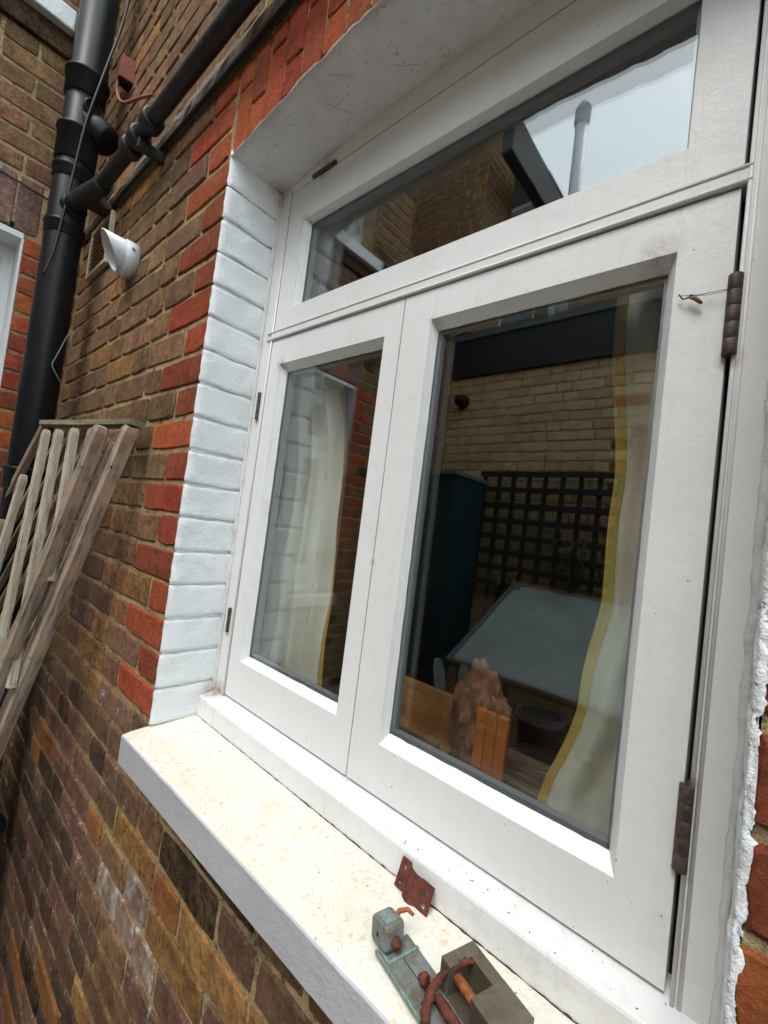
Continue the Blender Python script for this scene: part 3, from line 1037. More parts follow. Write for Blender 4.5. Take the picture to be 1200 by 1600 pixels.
LM = Matrix(((0, -1, 0, 0), (1, 0, 0, 0), (0, 0, 1, 0), (0, 0, 0, 1)))
def place_window(mw, label):
    c = copy_tree(win)
    c.matrix_local = mw
    c['label'] = label
    return c
wr = place_window(Matrix.Translation((RX, WY0, 0.0)) @ LM @ Matrix.Diagonal(((WY1 - WY0) / WX, 1.0, 1.09, 1)), 'white window in the side wall at the left edge of the photo behind the drainpipe')
wu = place_window(Matrix.Translation((RX, WY0, 2.34)) @ LM @ Matrix.Diagonal(((WY1 - WY0) / WX, 1.0, 1.09, 1)), 'upper floor white window in the side wall, its sill at the top left corner')
g = MB(); g.box(RX - 0.2, RX + 0.055, WY0 - 0.06, WY1 + 0.045, 2.255, 2.335, bev=0.006)
g.build('window_sill', M['reveal_paint'], ret)
g = MB(); g.box(RX - 0.2, RX + 0.02, WY0 - 0.10, WY1 + 0.07, 2.17, 2.2545, bev=0.004)
g.build('stone_lintel', BR['stock_burnt'], ret)
# dark room behind the side windows so they are not see-through
g = MB(); g.box(-3.4, RX - 0.31, -1.6, 0.0, -1.0, 4.4)
tag(g.build('room_shell', M['room_wall']), kind='structure')

# ------------------------------------------------------------------ opposite low building
OY = -2.45
opp = thing('brick_wall', 'opposite wall of pale yellow bricks reflected in the right casement', 'brick wall')
g = MB()
g.box(RX - 0.2, 0.345, OY - 0.25, OY - MF, -1.35, 1.9)
g.box(0.345, 1.31, OY - 0.25, OY - MF, -1.35, 0.0)
g.box(0.345, 1.31, OY - 0.25, OY - MF, 1.33, 1.9)
g.box(1.31, 4.0, OY - 0.25, OY - MF, -1.35, 1.9)
g.build('mortar', M['mortar'], opp)
def pal_opp(u, z, w, h, first, k, r, b):
    x = 4.0 - u     # u runs along -x
    q = r.random()
    if z > -0.03 and z < 1.6 and x - w < 0.42 and x > 0.30 and x - w > 0.0 and (x > 0.33 and x < 0.37 or abs(x - 0.345) < 0.02):
        return 'red_deep' if q < .6 else 'red_bright'
    return 'yellow_pale' if q < .6 else 'yellow_dull'
# U = -x seen from outside (facing -y), origin at x = 4
ho = [(4.0 - 1.31, 4.0 - 0.345, 0.0, 1.33)]
ro = layout(0.0, 5.25, -18, 25, ho, 17)
lay_bricks(opp, ro, (4.0, OY, 0), (-1, 0, 0), (0, 1, 0), pal_opp, 0, 19)
wo_ = place_window(Matrix.Translation((1.31, OY, 0.0)) @ Matrix.Rotation(pi, 4, 'Z'), 'white window in the opposite yellow brick wall, seen only as a reflection')
g = MB(); g.box(0.345, 1.31, OY - 0.9, OY - 0.3, -0.1, 1.35); tag(g.build('room_shell', M['room_wall']), kind='structure')
roof = thing('flat_roof', 'black fascia and flat roof edge over the opposite yellow wall', 'roof', (0, OY, 1.9))
g = MB(); g.box(RX + 0.03, 4.0, OY - 0.02, OY + 0.03, 1.87, 2.195); g.build('fascia', M['black_board'], roof, mw=Matrix.Translation((0, -OY, -1.9)))
g = MB(); g.box(RX + 0.02, 4.0, OY - 1.5, OY + 0.045, 2.195, 2.245, bev=0.004); g.build('roof_edge', M['slate'], roof, mw=Matrix.Translation((0, -OY, -1.9)))
g = MB(); g.box(RX - 0.2, RX + 0.02, OY - 1.5, OY - 0.02, 1.9, 2.24); g.build('roof_deck', M['roof_dark'], roof, mw=Matrix.Translation((0, -OY, -1.9)))
# round black cowl on that wall
vt = thing('vent_cowl', 'round black vent cowl on the opposite yellow brick wall', 'vent', (-1.10, OY, 1.655))
g = MB(); g.tube([(0, 0, 0), (0, 0.05, 0), (0, 0.075, -0.006), (0, 0.085, -0.02)], [0.052, 0.052, 0.048, 0.03], 18); g.build('cowl', M['pipe'], vt)
g = MB(); g.tube([(0, 0.0, 0), (0, 0.012, 0)], [0.062, 0.060], 18); g.build('flange', M['pipe'], vt)
# dark green lattice
lt = thing('lattice_panel', 'dark green square lattice standing against the opposite yellow wall', 'trellis', (0, 0, 0))
for i in range(9):
    x = -0.775 + i * 0.124
    g = MB(); g.box(-0.017, 0.017, 0, 0.012, 0, 0.98, bev=0.002); g.build('slat', M['dark_green'], lt, loc=(x + 0.0, OY + 0.045, 0.05))
for j in range(8):
    z = 1.015 - j * 0.121
    g = MB(); g.box(-0.02, 1.03, 0, 0.012, -0.021, 0.021, bev=0.002); g.build('rail', M['dark_green'], lt, loc=(-0.79, OY + 0.0575, z))
# teal cupboard
tc = thing('garden_cupboard', 'dark teal painted cupboard in the corner of the opposite wall', 'cupboard', (-0.99, -2.18, -1.3))
g = MB(); g.box(-0.24, 0.22, -0.22, 0.20, 0, 2.23, bev=0.004); g.build('body', M['teal'], tc)
g = MB(); g.box(-0.26, 0.24, -0.24, 0.24, 2.231, 2.26, bev=0.004); g.build('lid', M['slate'], tc)
for s in (-1, 1):
    g = MB(); g.box(-0.11, 0.11, 0, 0.018, 0.02, 2.20, bev=0.003); d = g.build('door', M['teal'], tc, loc=(-0.01 + s * 0.113, 0.202, 0))
    g = MB(); g.tube([(0, 0, 0), (0, 0.02, 0)], 0.012, 10); g.build('handle', M['slate'], d, loc=(-s * 0.08, 0.018, 1.4))
# cold frame with ribbed sheet
cf = thing('cold_frame', 'grey ribbed polycarbonate cold frame lid sloping down from the lattice', 'cold frame')
A = Vector((-0.45, -1.58, -0.262)); B = Vector((0.62, -1.58, -0.262)); Cc = Vector((-0.385, -2.37, 0.195))
ux = (B - A).normalized(); uy = (Cc - A); Ly = uy.length; uy = uy.normalized(); uz = ux.cross(uy).normalized()
if uz.z < 0: uz = -uz
cm = Matrix(((ux.x, uy.x, uz.x, A.x), (ux.y, uy.y, uz.y, A.y), (ux.z, uy.z, uz.z, A.z), (0, 0, 0, 1)))
Lx = (B - A).length
g = MB(); g.box(0.03, Lx - 0.03, 0.02, Ly - 0.02, 0, 0.006)
nr = 84
for i in range(nr):
    x = 0.035 + (Lx - 0.07) * i / nr
    g.box(x, x + 0.0085, 0.022, Ly - 0.022, 0.0062, 0.0085, 1)
g.build('ribbed_sheet', [M['polycarb_gap'], M['polycarb']], cf, mw=cm)
for (a, b, c, d) in ((0, 0.03, 0, Ly), (Lx - 0.03, Lx, 0, Ly), (0.03, Lx - 0.03, 0, 0.028), (0.03, Lx - 0.03, Ly - 0.025, Ly)):
    g = MB(); g.box(a, b, c, d, -0.012, 0.018, bev=0.002); g.build('rail', M['slate'] if c == 0 and d == Ly else M['wood_dark'], cf, mw=cm)
for (x, y, h) in ((-0.42, -1.62, 0.71), (0.58, -1.62, 0.71), (-0.37, -2.33, 1.15), (0.6, -2.33, 1.15)):
    g = MB(); g.box(-0.02, 0.02, -0.02, 0.02, -1.3, -1.0 + h, bev=0.002); g.build('leg', M['wood_dark'], cf, loc=(x, y, 0))
def pot(x, y, z, r, h, label):
    p = thing('plant_pot', label, 'plant pot', (x, y, z))
    g = MB(); g.tube([(0, 0, -h), (0, 0, -0.03), (0, 0, -0.03), (0, 0, 0)], [r * 0.72, r * 0.93, r * 1.0, r * 1.04], 24, cap=True)
    g.build('body', M['pot_pink'], p)
    g = MB(); g.tube([(0, 0, 0.0005), (0, 0, 0.004)], [r * 0.93, r * 0.9], 24); g.build('soil', M['soil'], p)
    return p
bench = thing('potting_bench', 'low dark wooden bench under the cold frame lid', 'bench')
g = MB(); g.box(-0.45, 0.65, -1.62, -1.18, -0.72, -0.69, bev=0.003); g.build('top', M['wood_dark'], bench)
for (x, y) in ((-0.42, -1.6), (0.62, -1.6), (-0.42, -1.2), (0.62, -1.2)):
    g = MB(); g.box(x - .02, x + .02, y - .015, y + .015, -1.3, -0.7201); g.build('leg', M['wood_dark'], bench)
pot(0.19, -1.47, -0.33, 0.115, 0.36, 'dusty pink plant pot beneath the front edge of the cold frame lid')
pot(0.26, -1.24, -0.44, 0.10, 0.25, 'smaller dusty pink plant pot in front of the other pot')

def leafy(name, label, base, n, spread, h, leafmat, seed, L=0.10, flw=0.12):
    rr = random.Random(seed)
    p = thing(name, label, 'plant', base)
    st = MB(); lf = MB(); fl = MB()
    for i in range(n):
        a = rr.uniform(0, 2 * pi); rr2 = spread * rr.random()
        tip = Vector((cos(a) * rr2, sin(a) * rr2 * 0.5, h * rr.uniform(0.5, 1)))
        st.tube([(0, 0, 0), tip * 0.5 + Vector((0, 0, 0.03)), tip], 0.0025, 5)
        for k in range(5):
            c = tip * rr.uniform(0.4, 1.0) + Vector((rr.uniform(-.02, .02), rr.uniform(-.02, .02), 0))
            d = Vector((rr.uniform(-1, 1), rr.uniform(-1, 1), rr.uniform(-0.4, 0.5))).normalized()
            s = d.cross(Vector((0, 0, 1))).normalized() * 0.011
            l = L * rr.uniform(0.6, 1.2)
            lf.add([c, c + d * l * 0.45 + s, c + d * l + Vector((0, 0, -0.02)), c + d * l * 0.45 - s], [(0, 1, 2, 3)])
        if rr.random() < flw:
            bm = bmesh.new(); bmesh.ops.create_icosphere(bm, subdivisions=1, radius=0.014); bm.verts.index_update()
            fb = MB(); fb.add([v.co.copy() for v in bm.verts], [[v.index for v in f.verts] for f in bm.faces]); fb.build('flower', M['flower'], p, loc=tip)
            bm.free()
    st.build('stem', M['leaf'], p); lf.build('leaves', leafmat, p); 
leafy('potted_plant', 'leafy plant with long green leaves in front of the dark lattice', (0.02, -2.32, 0.22), 16, 0.36, 0.5, M['leaf'], 3)
leafy('flowering_plant', 'low pink flowering plant behind the left corner of the cold frame lid', (-0.50, -2.28, 0.02), 16, 0.22, 0.28, M['leaf'], 5, 0.05, 0.5)

# ------------------------------------------------------------------ buildings beyond the low roof
pier = thing('brick_pier', 'tall chimney pier of dark yellow bricks reflected in the top light', 'chimney')
g = MB(); g.box(-2.6, -1.13 - MF, -2.95, OY - MF, 2.3, 5.6); g.build('mortar', M['mortar'], pier)
def pal_pier(u, z, w, h, first, k, r, b):
    q = r.random()
    return 'stock_olive' if q < .55 else 'stock_brown' if q < .8 else 'stock_ochre' if q < .92 else 'stock_rust'
lay_bricks(pier, layout(0, 1.47, 31, 72, [], 41), (-1.13, OY, 0), (-1, 0, 0), (0, 1, 0), pal_pier, 0, 43)
lay_bricks(pier, layout(0, 0.5, 31, 72, [], 44), (-1.13, -2.95, 0), (0, 1, 0), (1, 0, 0), pal_pier, 0, 45)
wing = thing('rear_wing', 'rear wing with dark eaves and white soffit reflected in the top light', 'building')
g = MB(); g.box(-4.0, -1.32, -6.5, -2.951, -1, 3.80); g.build('wall', BR['stock_rust'], wing)
g = MB(); g.box(-1.319, -0.90, -6.4, -2.951, 3.70, 3.735); g.build('soffit', M['reveal_paint'], wing)
g = MB(); g.box(-0.899, -0.80, -6.4, -2.25, 3.66, 4.00, bev=0.01); g.build('gutter', M['black_board'], wing)
g = MB(); g.prism([(-0.80, 4.0), (-3.2, 5.6), (-3.2, 5.5), (-0.80, 3.96)], 2.97, 6.4, mat=Matrix(((1, 0, 0, 0), (0, 0, -1, 0), (0, 1, 0, 0), (0, 0, 0, 1)))); g.build('roof', M['roof_dark'], wing)
for k in range(2):
    g = MB(); g.box(-1.318, -1.27, -4.0 - k * 1.4, -3.15 - k * 1.4, 2.6, 3.66, bev=0.01)
    f_ = g.build('window_frame', M['reveal_paint'], wing)
    g = MB(); g.box(-1.269, -1.262, -3.93 - k * 1.4, -3.22 - k * 1.4, 2.7, 3.56); g.build('pane', M['slate'], f_)
fl = thing('flue_pipe', 'white flue pipe with slotted cap standing against the sky in the top light', 'flue', (-0.388, -2.6, 2.285))
g = MB(); g.tube([(0, 0, 0), (0, 0, 1.62)], 0.047, 20); g.build('pipe', M['white_plastic'], fl)
g = MB(); g.tube([(0, 0, 0.86), (0, 0, 0.92)], 0.055, 20); g.build('collar', M['grey_plastic'], fl)
g = MB(); g.tube([(0, 0, 1.62), (0, 0, 1.64), (0, 0, 1.76), (0, 0, 1.80)], [0.047, 0.057, 0.057, 0.04], 20)
for k in range(16):
    a = 2 * pi * k / 16
    g.box(-0.003, 0.003, 0.056, 0.062, 1.65, 1.76, mat=Matrix.Rotation(a, 4, 'Z'))
g.build('cap', M['blank_pvc'], fl)
far = thing('terraced_house', 'brown brick house with white windows beyond the opposite flat roof', 'building')
g = MB(); g.box(-1.31, 4.0, -4.4, -4.0 - MF, -1, 3.5); g.build('wall', M['mortar'], far)
def pal_far(u, z, w, h, first, k, r, b):
    x = 4.0 - u
    if -1.45 < x < -1.2: return 'red_deep'
    return pal_pier(u, z, w, h, first, k, r, b)
lay_bricks(far, layout(0, 5.31, 28, 46, [(4.0 + 1.3, 4.0 + 1.9, 2.9, 9)], 51), (4.0, -4.0, 0), (-1, 0, 0), (0, 1, 0), pal_far, 0, 53)
for (x0, x1, mt) in ((-1.10, -0.98, M['reveal_paint']), (-1.88, -1.45, M['reveal_paint'])):
    g = MB(); g.box(x0, x1, -4.05, -3.97, 2.85, 3.45, bev=0.01); f_ = g.build('window_frame', mt, far)
    if x1 < -1.2:
        for k in range(2):
            g = MB(); g.box(x0 + 0.02 + k * 0.21, x0 + 0.20 + k * 0.21, -3.969, -3.962, 2.92, 3.4); g.build('pane', M['net'], f_)

# ------------------------------------------------------------------ drainpipe in the corner
PX, PY, PR = -0.975, -0.117, 0.055
dp = thing('drainpipe', 'large black soil pipe running up the corner of the two brick walls', 'drainpipe', (PX, PY, -1.3))
def dpm(g, name, mat=None):
    return g.build(name, mat or M['pipe'], dp, mw=Matrix.Translation((-PX, -PY, 1.3)))
g = MB(); g.tube([(PX, PY, -1.3), (PX, PY, 3.6)], PR, 40, cap=True); dpm(g, 'pipe')
def collar(z, h, r=0.0625, lip=0.004):
    g = MB(); g.tube([(PX, PY, z), (PX, PY, z + 0.004), (PX, PY, z + h - 0.016), (PX, PY, z + h - 0.014), (PX, PY, z + h - 0.004), (PX, PY, z + h)],
                     [PR + 0.001, r - 0.002, r - 0.001, r + lip, r + lip, r - 0.004], 40)
    dpm(g, 'collar')
collar(0.46, 0.075)
collar(1.355, 0.050, 0.0605, 0.001)
collar(1.555, 0.050, 0.0610, 0.001)
collar(1.62, 0.125, 0.0630)
collar(1.86, 0.090, 0.0640)
# branch socket toward +x with capped end, and round access ring
g = MB(); g.tube([(PX, PY, 1.79), (PX + 0.03, PY + 0.045, 1.77), (PX + 0.05, PY + 0.072, 1.745), (PX + 0.054, PY + 0.078, 1.74)], [0.050, 0.052, 0.052, 0.045], 32); dpm(g, 'branch_socket')
g = MB()
c0 = Vector((PX + 0.050, PY + 0.016, 1.815)); d0 = Vector((0.95, 0.30, 0)).normalized()
pts = []
t1 = d0.cross(Vector((0, 0, 1))).normalized()
for k in range(25):
    a = 2 * pi * k / 24
    pts.append(c0 + d0 * 0.012 + t1 * cos(a) * 0.030 + Vector((0, 0, 1)) * sin(a) * 0.030)
g.tube(pts, 0.0045, 8, cap=False)
g.tube([c0 - d0 * 0.01, c0 + d0 * 0.010], [0.030, 0.028], 24)
dpm(g, 'access_cap')
g = MB(); g.tube([(PX + 0.02, PY, 1.455), (PX + 0.062, PY + 0.012, 1.458)], [0.038, 0.038], 24); dpm(g, 'boss')
g = MB(); g.box(PX + 0.05, PX + 0.12, PY + 0.03, 0.0, 1.475, 1.50, bev=0.003); dpm(g, 'wall_bracket', M['pipe_old'])

# smaller pipe rising to the upper right
bp = thing('waste_pipe', 'thinner old black waste pipe slanting from the soil pipe along the house wall', 'pipe', (PX, PY, 1.45))
off = Matrix.Translation((-PX, -PY, -1.45))
P0 = Vector((-0.90, -0.108, 1.468)); P1 = Vector((-0.800, -0.068, 1.505)); P2 = Vector((-0.30, -0.062, 1.51)); P3 = Vector((2.0, -0.062, 1.505))
g = MB(); g.tube([P0 + Vector((-0.05, 0, -0.005)), P0, P0.lerp(P1, 0.6), P1, P1.lerp(P2, 0.06)], [0.029, 0.029, 0.029, 0.0275, 0.0275], 24); g.build('elbow', M['pipe_old'], bp, mw=off)
g = MB(); g.tube([P1.lerp(P2, 0.03), P2, P3], 0.0205, 24); g.build('pipe', M['pipe_old'], bp, mw=off)
for t in (0.50, 0.62, 0.80):
    a = P1.lerp(P2, t)
    g = MB(); g.tube([a, a + Vector((0.006, 0, 0)), a + Vector((0.036, 0, 0)), a + Vector((0.042, 0, 0))], [0.0245, 0.030, 0.030, 0.0245], 24); g.build('coupling', M['pipe_old'], bp, mw=off)
a = P1.lerp(P2, 0.70)
g = MB(); g.box(a.x, a.x + 0.02, a.y - 0.01, 0.0, a.z - 0.05, a.z - 0.022, bev=0.002); g.build('clip', M['pipe_old'], bp, mw=off)

# cables and wires
def wire(name, label, pts, r, mat, cat='cable', sub=6):
    P = [Vector(p) for p in pts]
    out = []
    for i in range(len(P) - 1):
        a = P[max(i - 1, 0)]; b = P[i]; c = P[i + 1]; d = P[min(i + 2, len(P) - 1)]
        for k in range(sub):
            t = k / sub
            out.append(0.5 * ((2 * b) + (c - a) * t + (2 * a - 5 * b + 4 * c - d) * t * t + (3 * b - a - 3 * c + d) * t ** 3))
    out.append(P[-1])
    g = MB(); g.tube(out, r, 8)
    o = g.build(name, mat)
    return tag(o, label, cat)
wire('cable', 'thin black cable hanging down the front of the large soil pipe',
     [(-0.91, -0.035, 2.6), (-0.912, -0.051, 2.225), (-0.909, -0.080, 2.003), (-0.905, -0.100, 1.868), (-0.905, -0.118, 1.725), (-0.907, -0.132, 1.494), (-0.912, -0.140, 1.357), (-0.914, -0.147, 1.273), (-0.920, -0.162, 1.188)], 0.0042, M['cable'])
wire('cable', 'black cable running along the wall just under the rough cement ledge',
     [(-1.25, -0.006, 1.50), (-0.96, -0.010, 1.487), (-0.80, -0.014, 1.500), (-0.4, -0.012, 1.500), (0.1, -0.012, 1.497), (2.0, -0.012, 1.497)], 0.005, M['cable'])
wire('cable', 'black cable crossing the left side wall above its window arch',
     [(-1.245, -1.8, 1.66), (-1.242, -0.9, 1.64), (-1.242, -0.283, 1.612), (-1.243, -0.05, 1.585)], 0.0035, M['cable'])
wire('wire', 'thin green wire looping out beside the soil pipe above the trellis',
     [(-0.925, -0.070, 1.02), (-0.915, -0.096, 0.925), (-0.912, -0.103, 0.895), (-0.91, -0.084, 0.86), (-0.92, -0.058, 0.825)], 0.0018, M['wire_green'], 'wire')
wire('wire', 'rusty brown wire curling from the terracotta bracket to the waste pipe',
     [(-0.925, -0.040, 2.00), (-0.92, -0.042, 1.95), (-0.86, -0.040, 1.87), (-0.78, -0.035, 1.82), (-0.66, -0.03, 1.77), (-0.56, -0.02, 1.73)], 0.005, M['wire_rust'], 'wire')
br = thing('wall_bracket', 'small terracotta coloured bracket on the wall beside the soil pipe', 'bracket', (-0.92, 0, 2.0))
g = MB(); g.prism([(-0.030, 0.0), (0.030, 0.0), (0.024, -0.045), (-0.024, -0.045)], -0.015, 0.065); g.build('body', M['terracotta'], br)
g = MB(); g.box(-0.02, 0.02, -0.040, 0.0, -0.019, -0.0155); g.build('socket', M['hole'], br)

# black gully pipe end low in the corner
gp = thing('gully_pipe', 'black pipe end low in the dark corner at the left edge', 'pipe', (-1.1, -0.1, -0.72))
g = MB(); g.tube([(-0.12, -0.02, 0), (0.12, 0.02, 0.01)], 0.045, 24); g.build('pipe', M['pipe'], gp)
g = MB(); g.tube([(0.10, 0.016, 0.008), (0.15, 0.025, 0.011)], 0.053, 24); g.build('collar', M['pipe'], gp)

# ------------------------------------------------------------------ air vent and flue on the house wall
av = thing('air_vent', 'cream louvred air vent on the brown brick wall beside the soil pipe', 'vent', (-0.965, 0, 1.385))
g = MB()
g.box(-0.118, 0.118, -0.016, 0.0, 0.080, 0.094, bev=0.002); g.box(-0.118, 0.118, -0.016, 0.0, -0.094, -0.080, bev=0.002)
g.box(-0.118, -0.102, -0.016, 0.0, -0.0798, 0.0798, bev=0.002); g.box(0.102, 0.118, -0.016, 0.0, -0.0798, 0.0798, bev=0.002)
g.build('frame', M['vent_cream'], av)
g = MB(); g.box(-0.102, 0.102, -0.003, 0.0, -0.08, 0.08); g.build('back', M['terracotta'], av)
for k in range(9):
    for (xa, xb) in ((-0.1015, -0.038), (-0.032, 0.032), (0.038, 0.100)):
        g = MB(); g.box(xa, xb, -0.011, -0.0085, -0.006, 0.006, mat=Matrix.Translation((0, 0, 0)))
        o = g.build('louvre', M['vent_louvre'], av, mw=Matrix.Translation((0, -0.001, -0.072 + k * 0.018)) @ Matrix.Rotation(radians(-28), 4, 'X'))
fv = thing('boiler_flue', 'white plastic flue outlet with a slanting cut end beside the cream vent', 'flue', (-0.578, 0, 1.208))
n = 36; R1 = 0.050; R0 = 0.046
vs = []; fs = []
def cutlen(a):   # long on the upper side, short below
    return 0.070 + 0.008 * cos(a) + 0.026 * sin(a) 
for k in range(n):
    a = 2 * pi * k / n
    L = cutlen(a)
    vs += [(R1 * cos(a), 0.0, R1 * sin(a)), (R1 * cos(a), -L, R1 * sin(a)), (R0 * cos(a), -L, R0 * sin(a)), (R0 * cos(a), 0.0, R0 * sin(a))]
for k in range(n):
    q = k * 4; p = ((k + 1) % n) * 4
    fs += [(q, p, p + 1, q + 1), (q + 1, p + 1, p + 2, q + 2), (q + 2, p + 2, p + 3, q + 3)]
g = MB(); g.add(vs, fs, 0, True); g.build('outlet', M['white_plastic'], fv)
g = MB(); g.tube([(0, 0, 0), (0, -0.033, 0), (0, -0.035, 0)], [0.0535, 0.0535, 0.051], 36); g.build('collar', M['white_plastic'], fv)
g = MB(); g.tube([(0, -0.006, 0), (0, -0.010, 0)], 0.044, 36); g.build('inner_baffle', M['grey_plastic'], fv)
g = MB(); g.tube([(0.048, -0.020, 0.012), (0.055, -0.020, 0.014)], 0.005, 10); g.build('screw', M['grey_plastic'], fv)

# ------------------------------------------------------------------ weathered trellis leaning on the wall
tr = thing('wooden_trellis', 'weathered grey wooden trellis with slats leaning against the brick wall', 'trellis', (-0.5, -0.1, -1.3))
tm = Matrix.Translation((0.5, 0.1, 1.3))
PN = Vector((-0.13, 1, -0.073)).normalized()
def beam(p0, p1, w, th, mat, name, ext0=0.0, zend=None, seed=0, roundtop=True, label=None):
    a = Vector(p0); b = Vector(p1)
    d = (b - a)
    if zend is not None and abs(d.z) > 1e-3:
        b = a + d * ((zend - a.z) / d.z); d = b - a
    L = d.length; X = d.normalized()
    Y = PN.cross(X).normalized(); Z = X.cross(Y).normalized()
    rr = random.Random(seed)
    n = max(6, int(L / 0.05))
    prof = [(-0.5, -0.45), (-0.47, -0.5), (0.47, -0.5), (0.5, -0.45), (0.5, 0.45), (0.47, 0.5), (-0.47, 0.5), (-0.5, 0.45)]
    if name != 'top_rail': w *= 0.66 if w < 0.045 else 0.50; th *= 0.9
    vs = []; fs = []
    ph = rr.uniform(0, 6)
    for i in range(n + 1):
        t = i / n
        k = 1.0
        if roundtop and i == 0: k = 0.72
        x = L * t
        if roundtop and i == 1: x = 0.012
        for (py, pz) in prof:
            wob = 1 + 0.05 * noise.noise(Vector((x * 9 + ph, py * 3, pz * 3)))
            vs.append((x, py * w * k * wob + 0.0015 * sin(x * 5 + ph), pz * th * k * wob))
    m = 8
    for i in range(n):
        for j in range(m):
            j2 = (j + 1) % m
            fs.append((i * m + j, i * m + j2, (i + 1) * m + j2, (i + 1) * m + j)[::-1])
    fs.append(tuple(range(m))); fs.append(tuple(n * m + j for j in reversed(range(m))))
    g = MB(); g.add(vs, fs, 0, False)
    mw = Matrix(((X.x, Y.x, Z.x, a.x), (X.y, Y.y, Z.y, a.y), (X.z, Y.z, Z.z, a.z), (0, 0, 0, 1)))
    o = g.build(name, mat, tr, mw=tm @ mw)
    if label: o['label'] = label
    return o
beam((-0.793, -0.117, 0.672), (-0.998, -0.166, 0.369), 0.034, 0.022, M['wood_dark'], 'rail', zend=0.02, seed=1, roundtop=False)
beam((-0.790, -0.117, 0.677), (-0.215, -0.040, 0.662), 0.015, 0.036, M['wood_moss'], 'top_rail', seed=2, roundtop=False)
beam((-0.224, -0.050, 0.650), (-0.55, -0.152, -0.222), 0.052, 0.034, M['wood_mauve'], 'rail', zend=-1.28, seed=3)
beam((-0.268, -0.100, 0.640), (-0.49, -0.169, 0.03), 0.058, 0.032, M['wood_mauve'], 'batten', zend=-1.28, seed=4)
SL = [((-0.673, -0.133, 0.647), (-0.635, -0.158, 0.233)), ((-0.579, -0.121, 0.645), (-0.521, -0.143, 0.237)),
      ((-0.477, -0.108, 0.646), (-0.419, -0.124, 0.317)), ((-0.364, -0.093, 0.643), (-0.335, -0.104, 0.442)),
      ((-0.761, -0.155, 0.506), (-0.784, -0.174, 0.288)), ((-0.848, -0.177, 0.358), (-0.881, -0.203, 0.053)),
      ((-0.27, -0.070, 0.608), (-0.401, -0.110, 0.254))]
for i, (a, b) in enumerate(SL):
    beam(a, b, 0.034 if i != 6 else 0.020, 0.020, M['wood_grey'] if i != 6 else M['wood_mauve'], 'slat', zend=(-0.35, -0.05, 0.24, 0.47, -0.2, -0.3, -0.4)[i], seed=10 + i)
BK = [((-0.415, -0.048, 0.654), (-0.66, -0.110, 0.262)), ((-0.481, -0.057, 0.655), (-0.75, -0.122, 0.251)), ((-0.551, -0.066, 0.657), (-0.837, -0.134, 0.239)), ((-0.626, -0.076, 0.659), (-0.93, -0.147, 0.226)),
      ((-0.706, -0.086, 0.661), (-0.985, -0.151, 0.272))]
for i, (a, b) in enumerate(BK):
    beam(a, b, 0.020, 0.016, M['wood_dark'] if i % 2 else M['wood_moss'], 'slat', zend=(-0.1, -0.05, 0.02, 0.1, 0.2)[i], seed=30 + i)
for i in range(3):
    a = Vector((-0.50, -0.095, 0.44 - i * 0.13)); b = a + Vector((-0.24, -0.065, -0.38))
    beam(a, b, 0.020, 0.016, M['wood_dark'] if i % 2 else M['wood_moss'], 'slat', seed=50 + i)
# nothing is built for the lower corner; its shade is in the brick colours
# ------------------------------------------------------------------ things lying on the sill
# rusty hinge leaf leaning on the timber
rp = thing('hinge_plate', 'flat rusty brown hinge plate with four holes leaning at the back of the sill', 'metal plate', (0.645, 0.086, 0.0))
bot = [Vector((0.616, 0.083, -0.0015)), Vector((0.674, 0.079, -0.0015))]
topv = [Vector((0.620, 0.0968, 0.035)), Vector((0.678, 0.0965, 0.0325))]
X = (bot[1] - bot[0]); LW = X.length; X.normalize()
Zt = (topv[0] - bot[0]); LH = Zt.length; Zt = (Zt - X * Zt.dot(X)).normalized()
Yn = Zt.cross(X).normalized()
pm = Matrix(((X.x, Yn.x, Zt.x, bot[0].x - 0.645), (X.y, Yn.y, Zt.y, bot[0].y - 0.086), (X.z, Yn.z, Zt.z, bot[0].z), (0, 0, 0, 1)))
def plate_with_holes(w0, w1, h0, h1, hs, y=0.0, th=0.0016):
    """grid plate with cell holes"""
    xs = sorted(set([w0, w1] + [h[0] for h in hs] + [h[1] for h in hs]))
    zs = sorted(set([h0, h1] + [h[2] for h in hs] + [h[3] for h in hs]))
    g = MB()
    for i in range(len(xs) - 1):
        for j in range(len(zs) - 1):
            cx = (xs[i] + xs[i + 1]) / 2; cz = (zs[j] + zs[j + 1]) / 2
            if any(h[0] < cx < h[1] and h[2] < cz < h[3] for h in hs):
                continue
            g.box(xs[i], xs[i + 1], y, y + th, zs[j], zs[j + 1])
    return g
g = plate_with_holes(0.0, 0.016, 0.004, LH, [(0.005, 0.010, 0.009, 0.0135), (0.006, 0.011, 0.026, 0.032)])
g.build('leaf', M['rust'], rp, mw=pm)
g = plate_with_holes(0.038, LW, -0.001, LH - 0.006, [(0.046, 0.052, 0.005, 0.011), (0.048, 0.052, 0.020, 0.024)])
g.build('leaf', M['rust'], rp, mw=pm)
g = MB()
k = 10
vs = []; fs = []
for i in range(k + 1):
    t = i / k
    x = 0.0155 + (0.0385 - 0.0155) * t
    y = -0.004 * sin(pi * t)
    vs += [(x, y, -0.003 + 0.002 * t), (x, y, LH - 0.003 - 0.004 * t), (x, y + 0.0016, LH - 0.003 - 0.004 * t), (x, y + 0.0016, -0.003 + 0.002 * t)]
for i in range(k):
    for j in range(4):
        q = i * 4 + j; j2 = (j + 1) % 4
        fs.append((q, i * 4 + j2, (i + 1) * 4 + j2, (i + 1) * 4 + j))
g.add(vs, fs, 0, False); g.build('knuckle', M['rust'], rp, mw=pm)

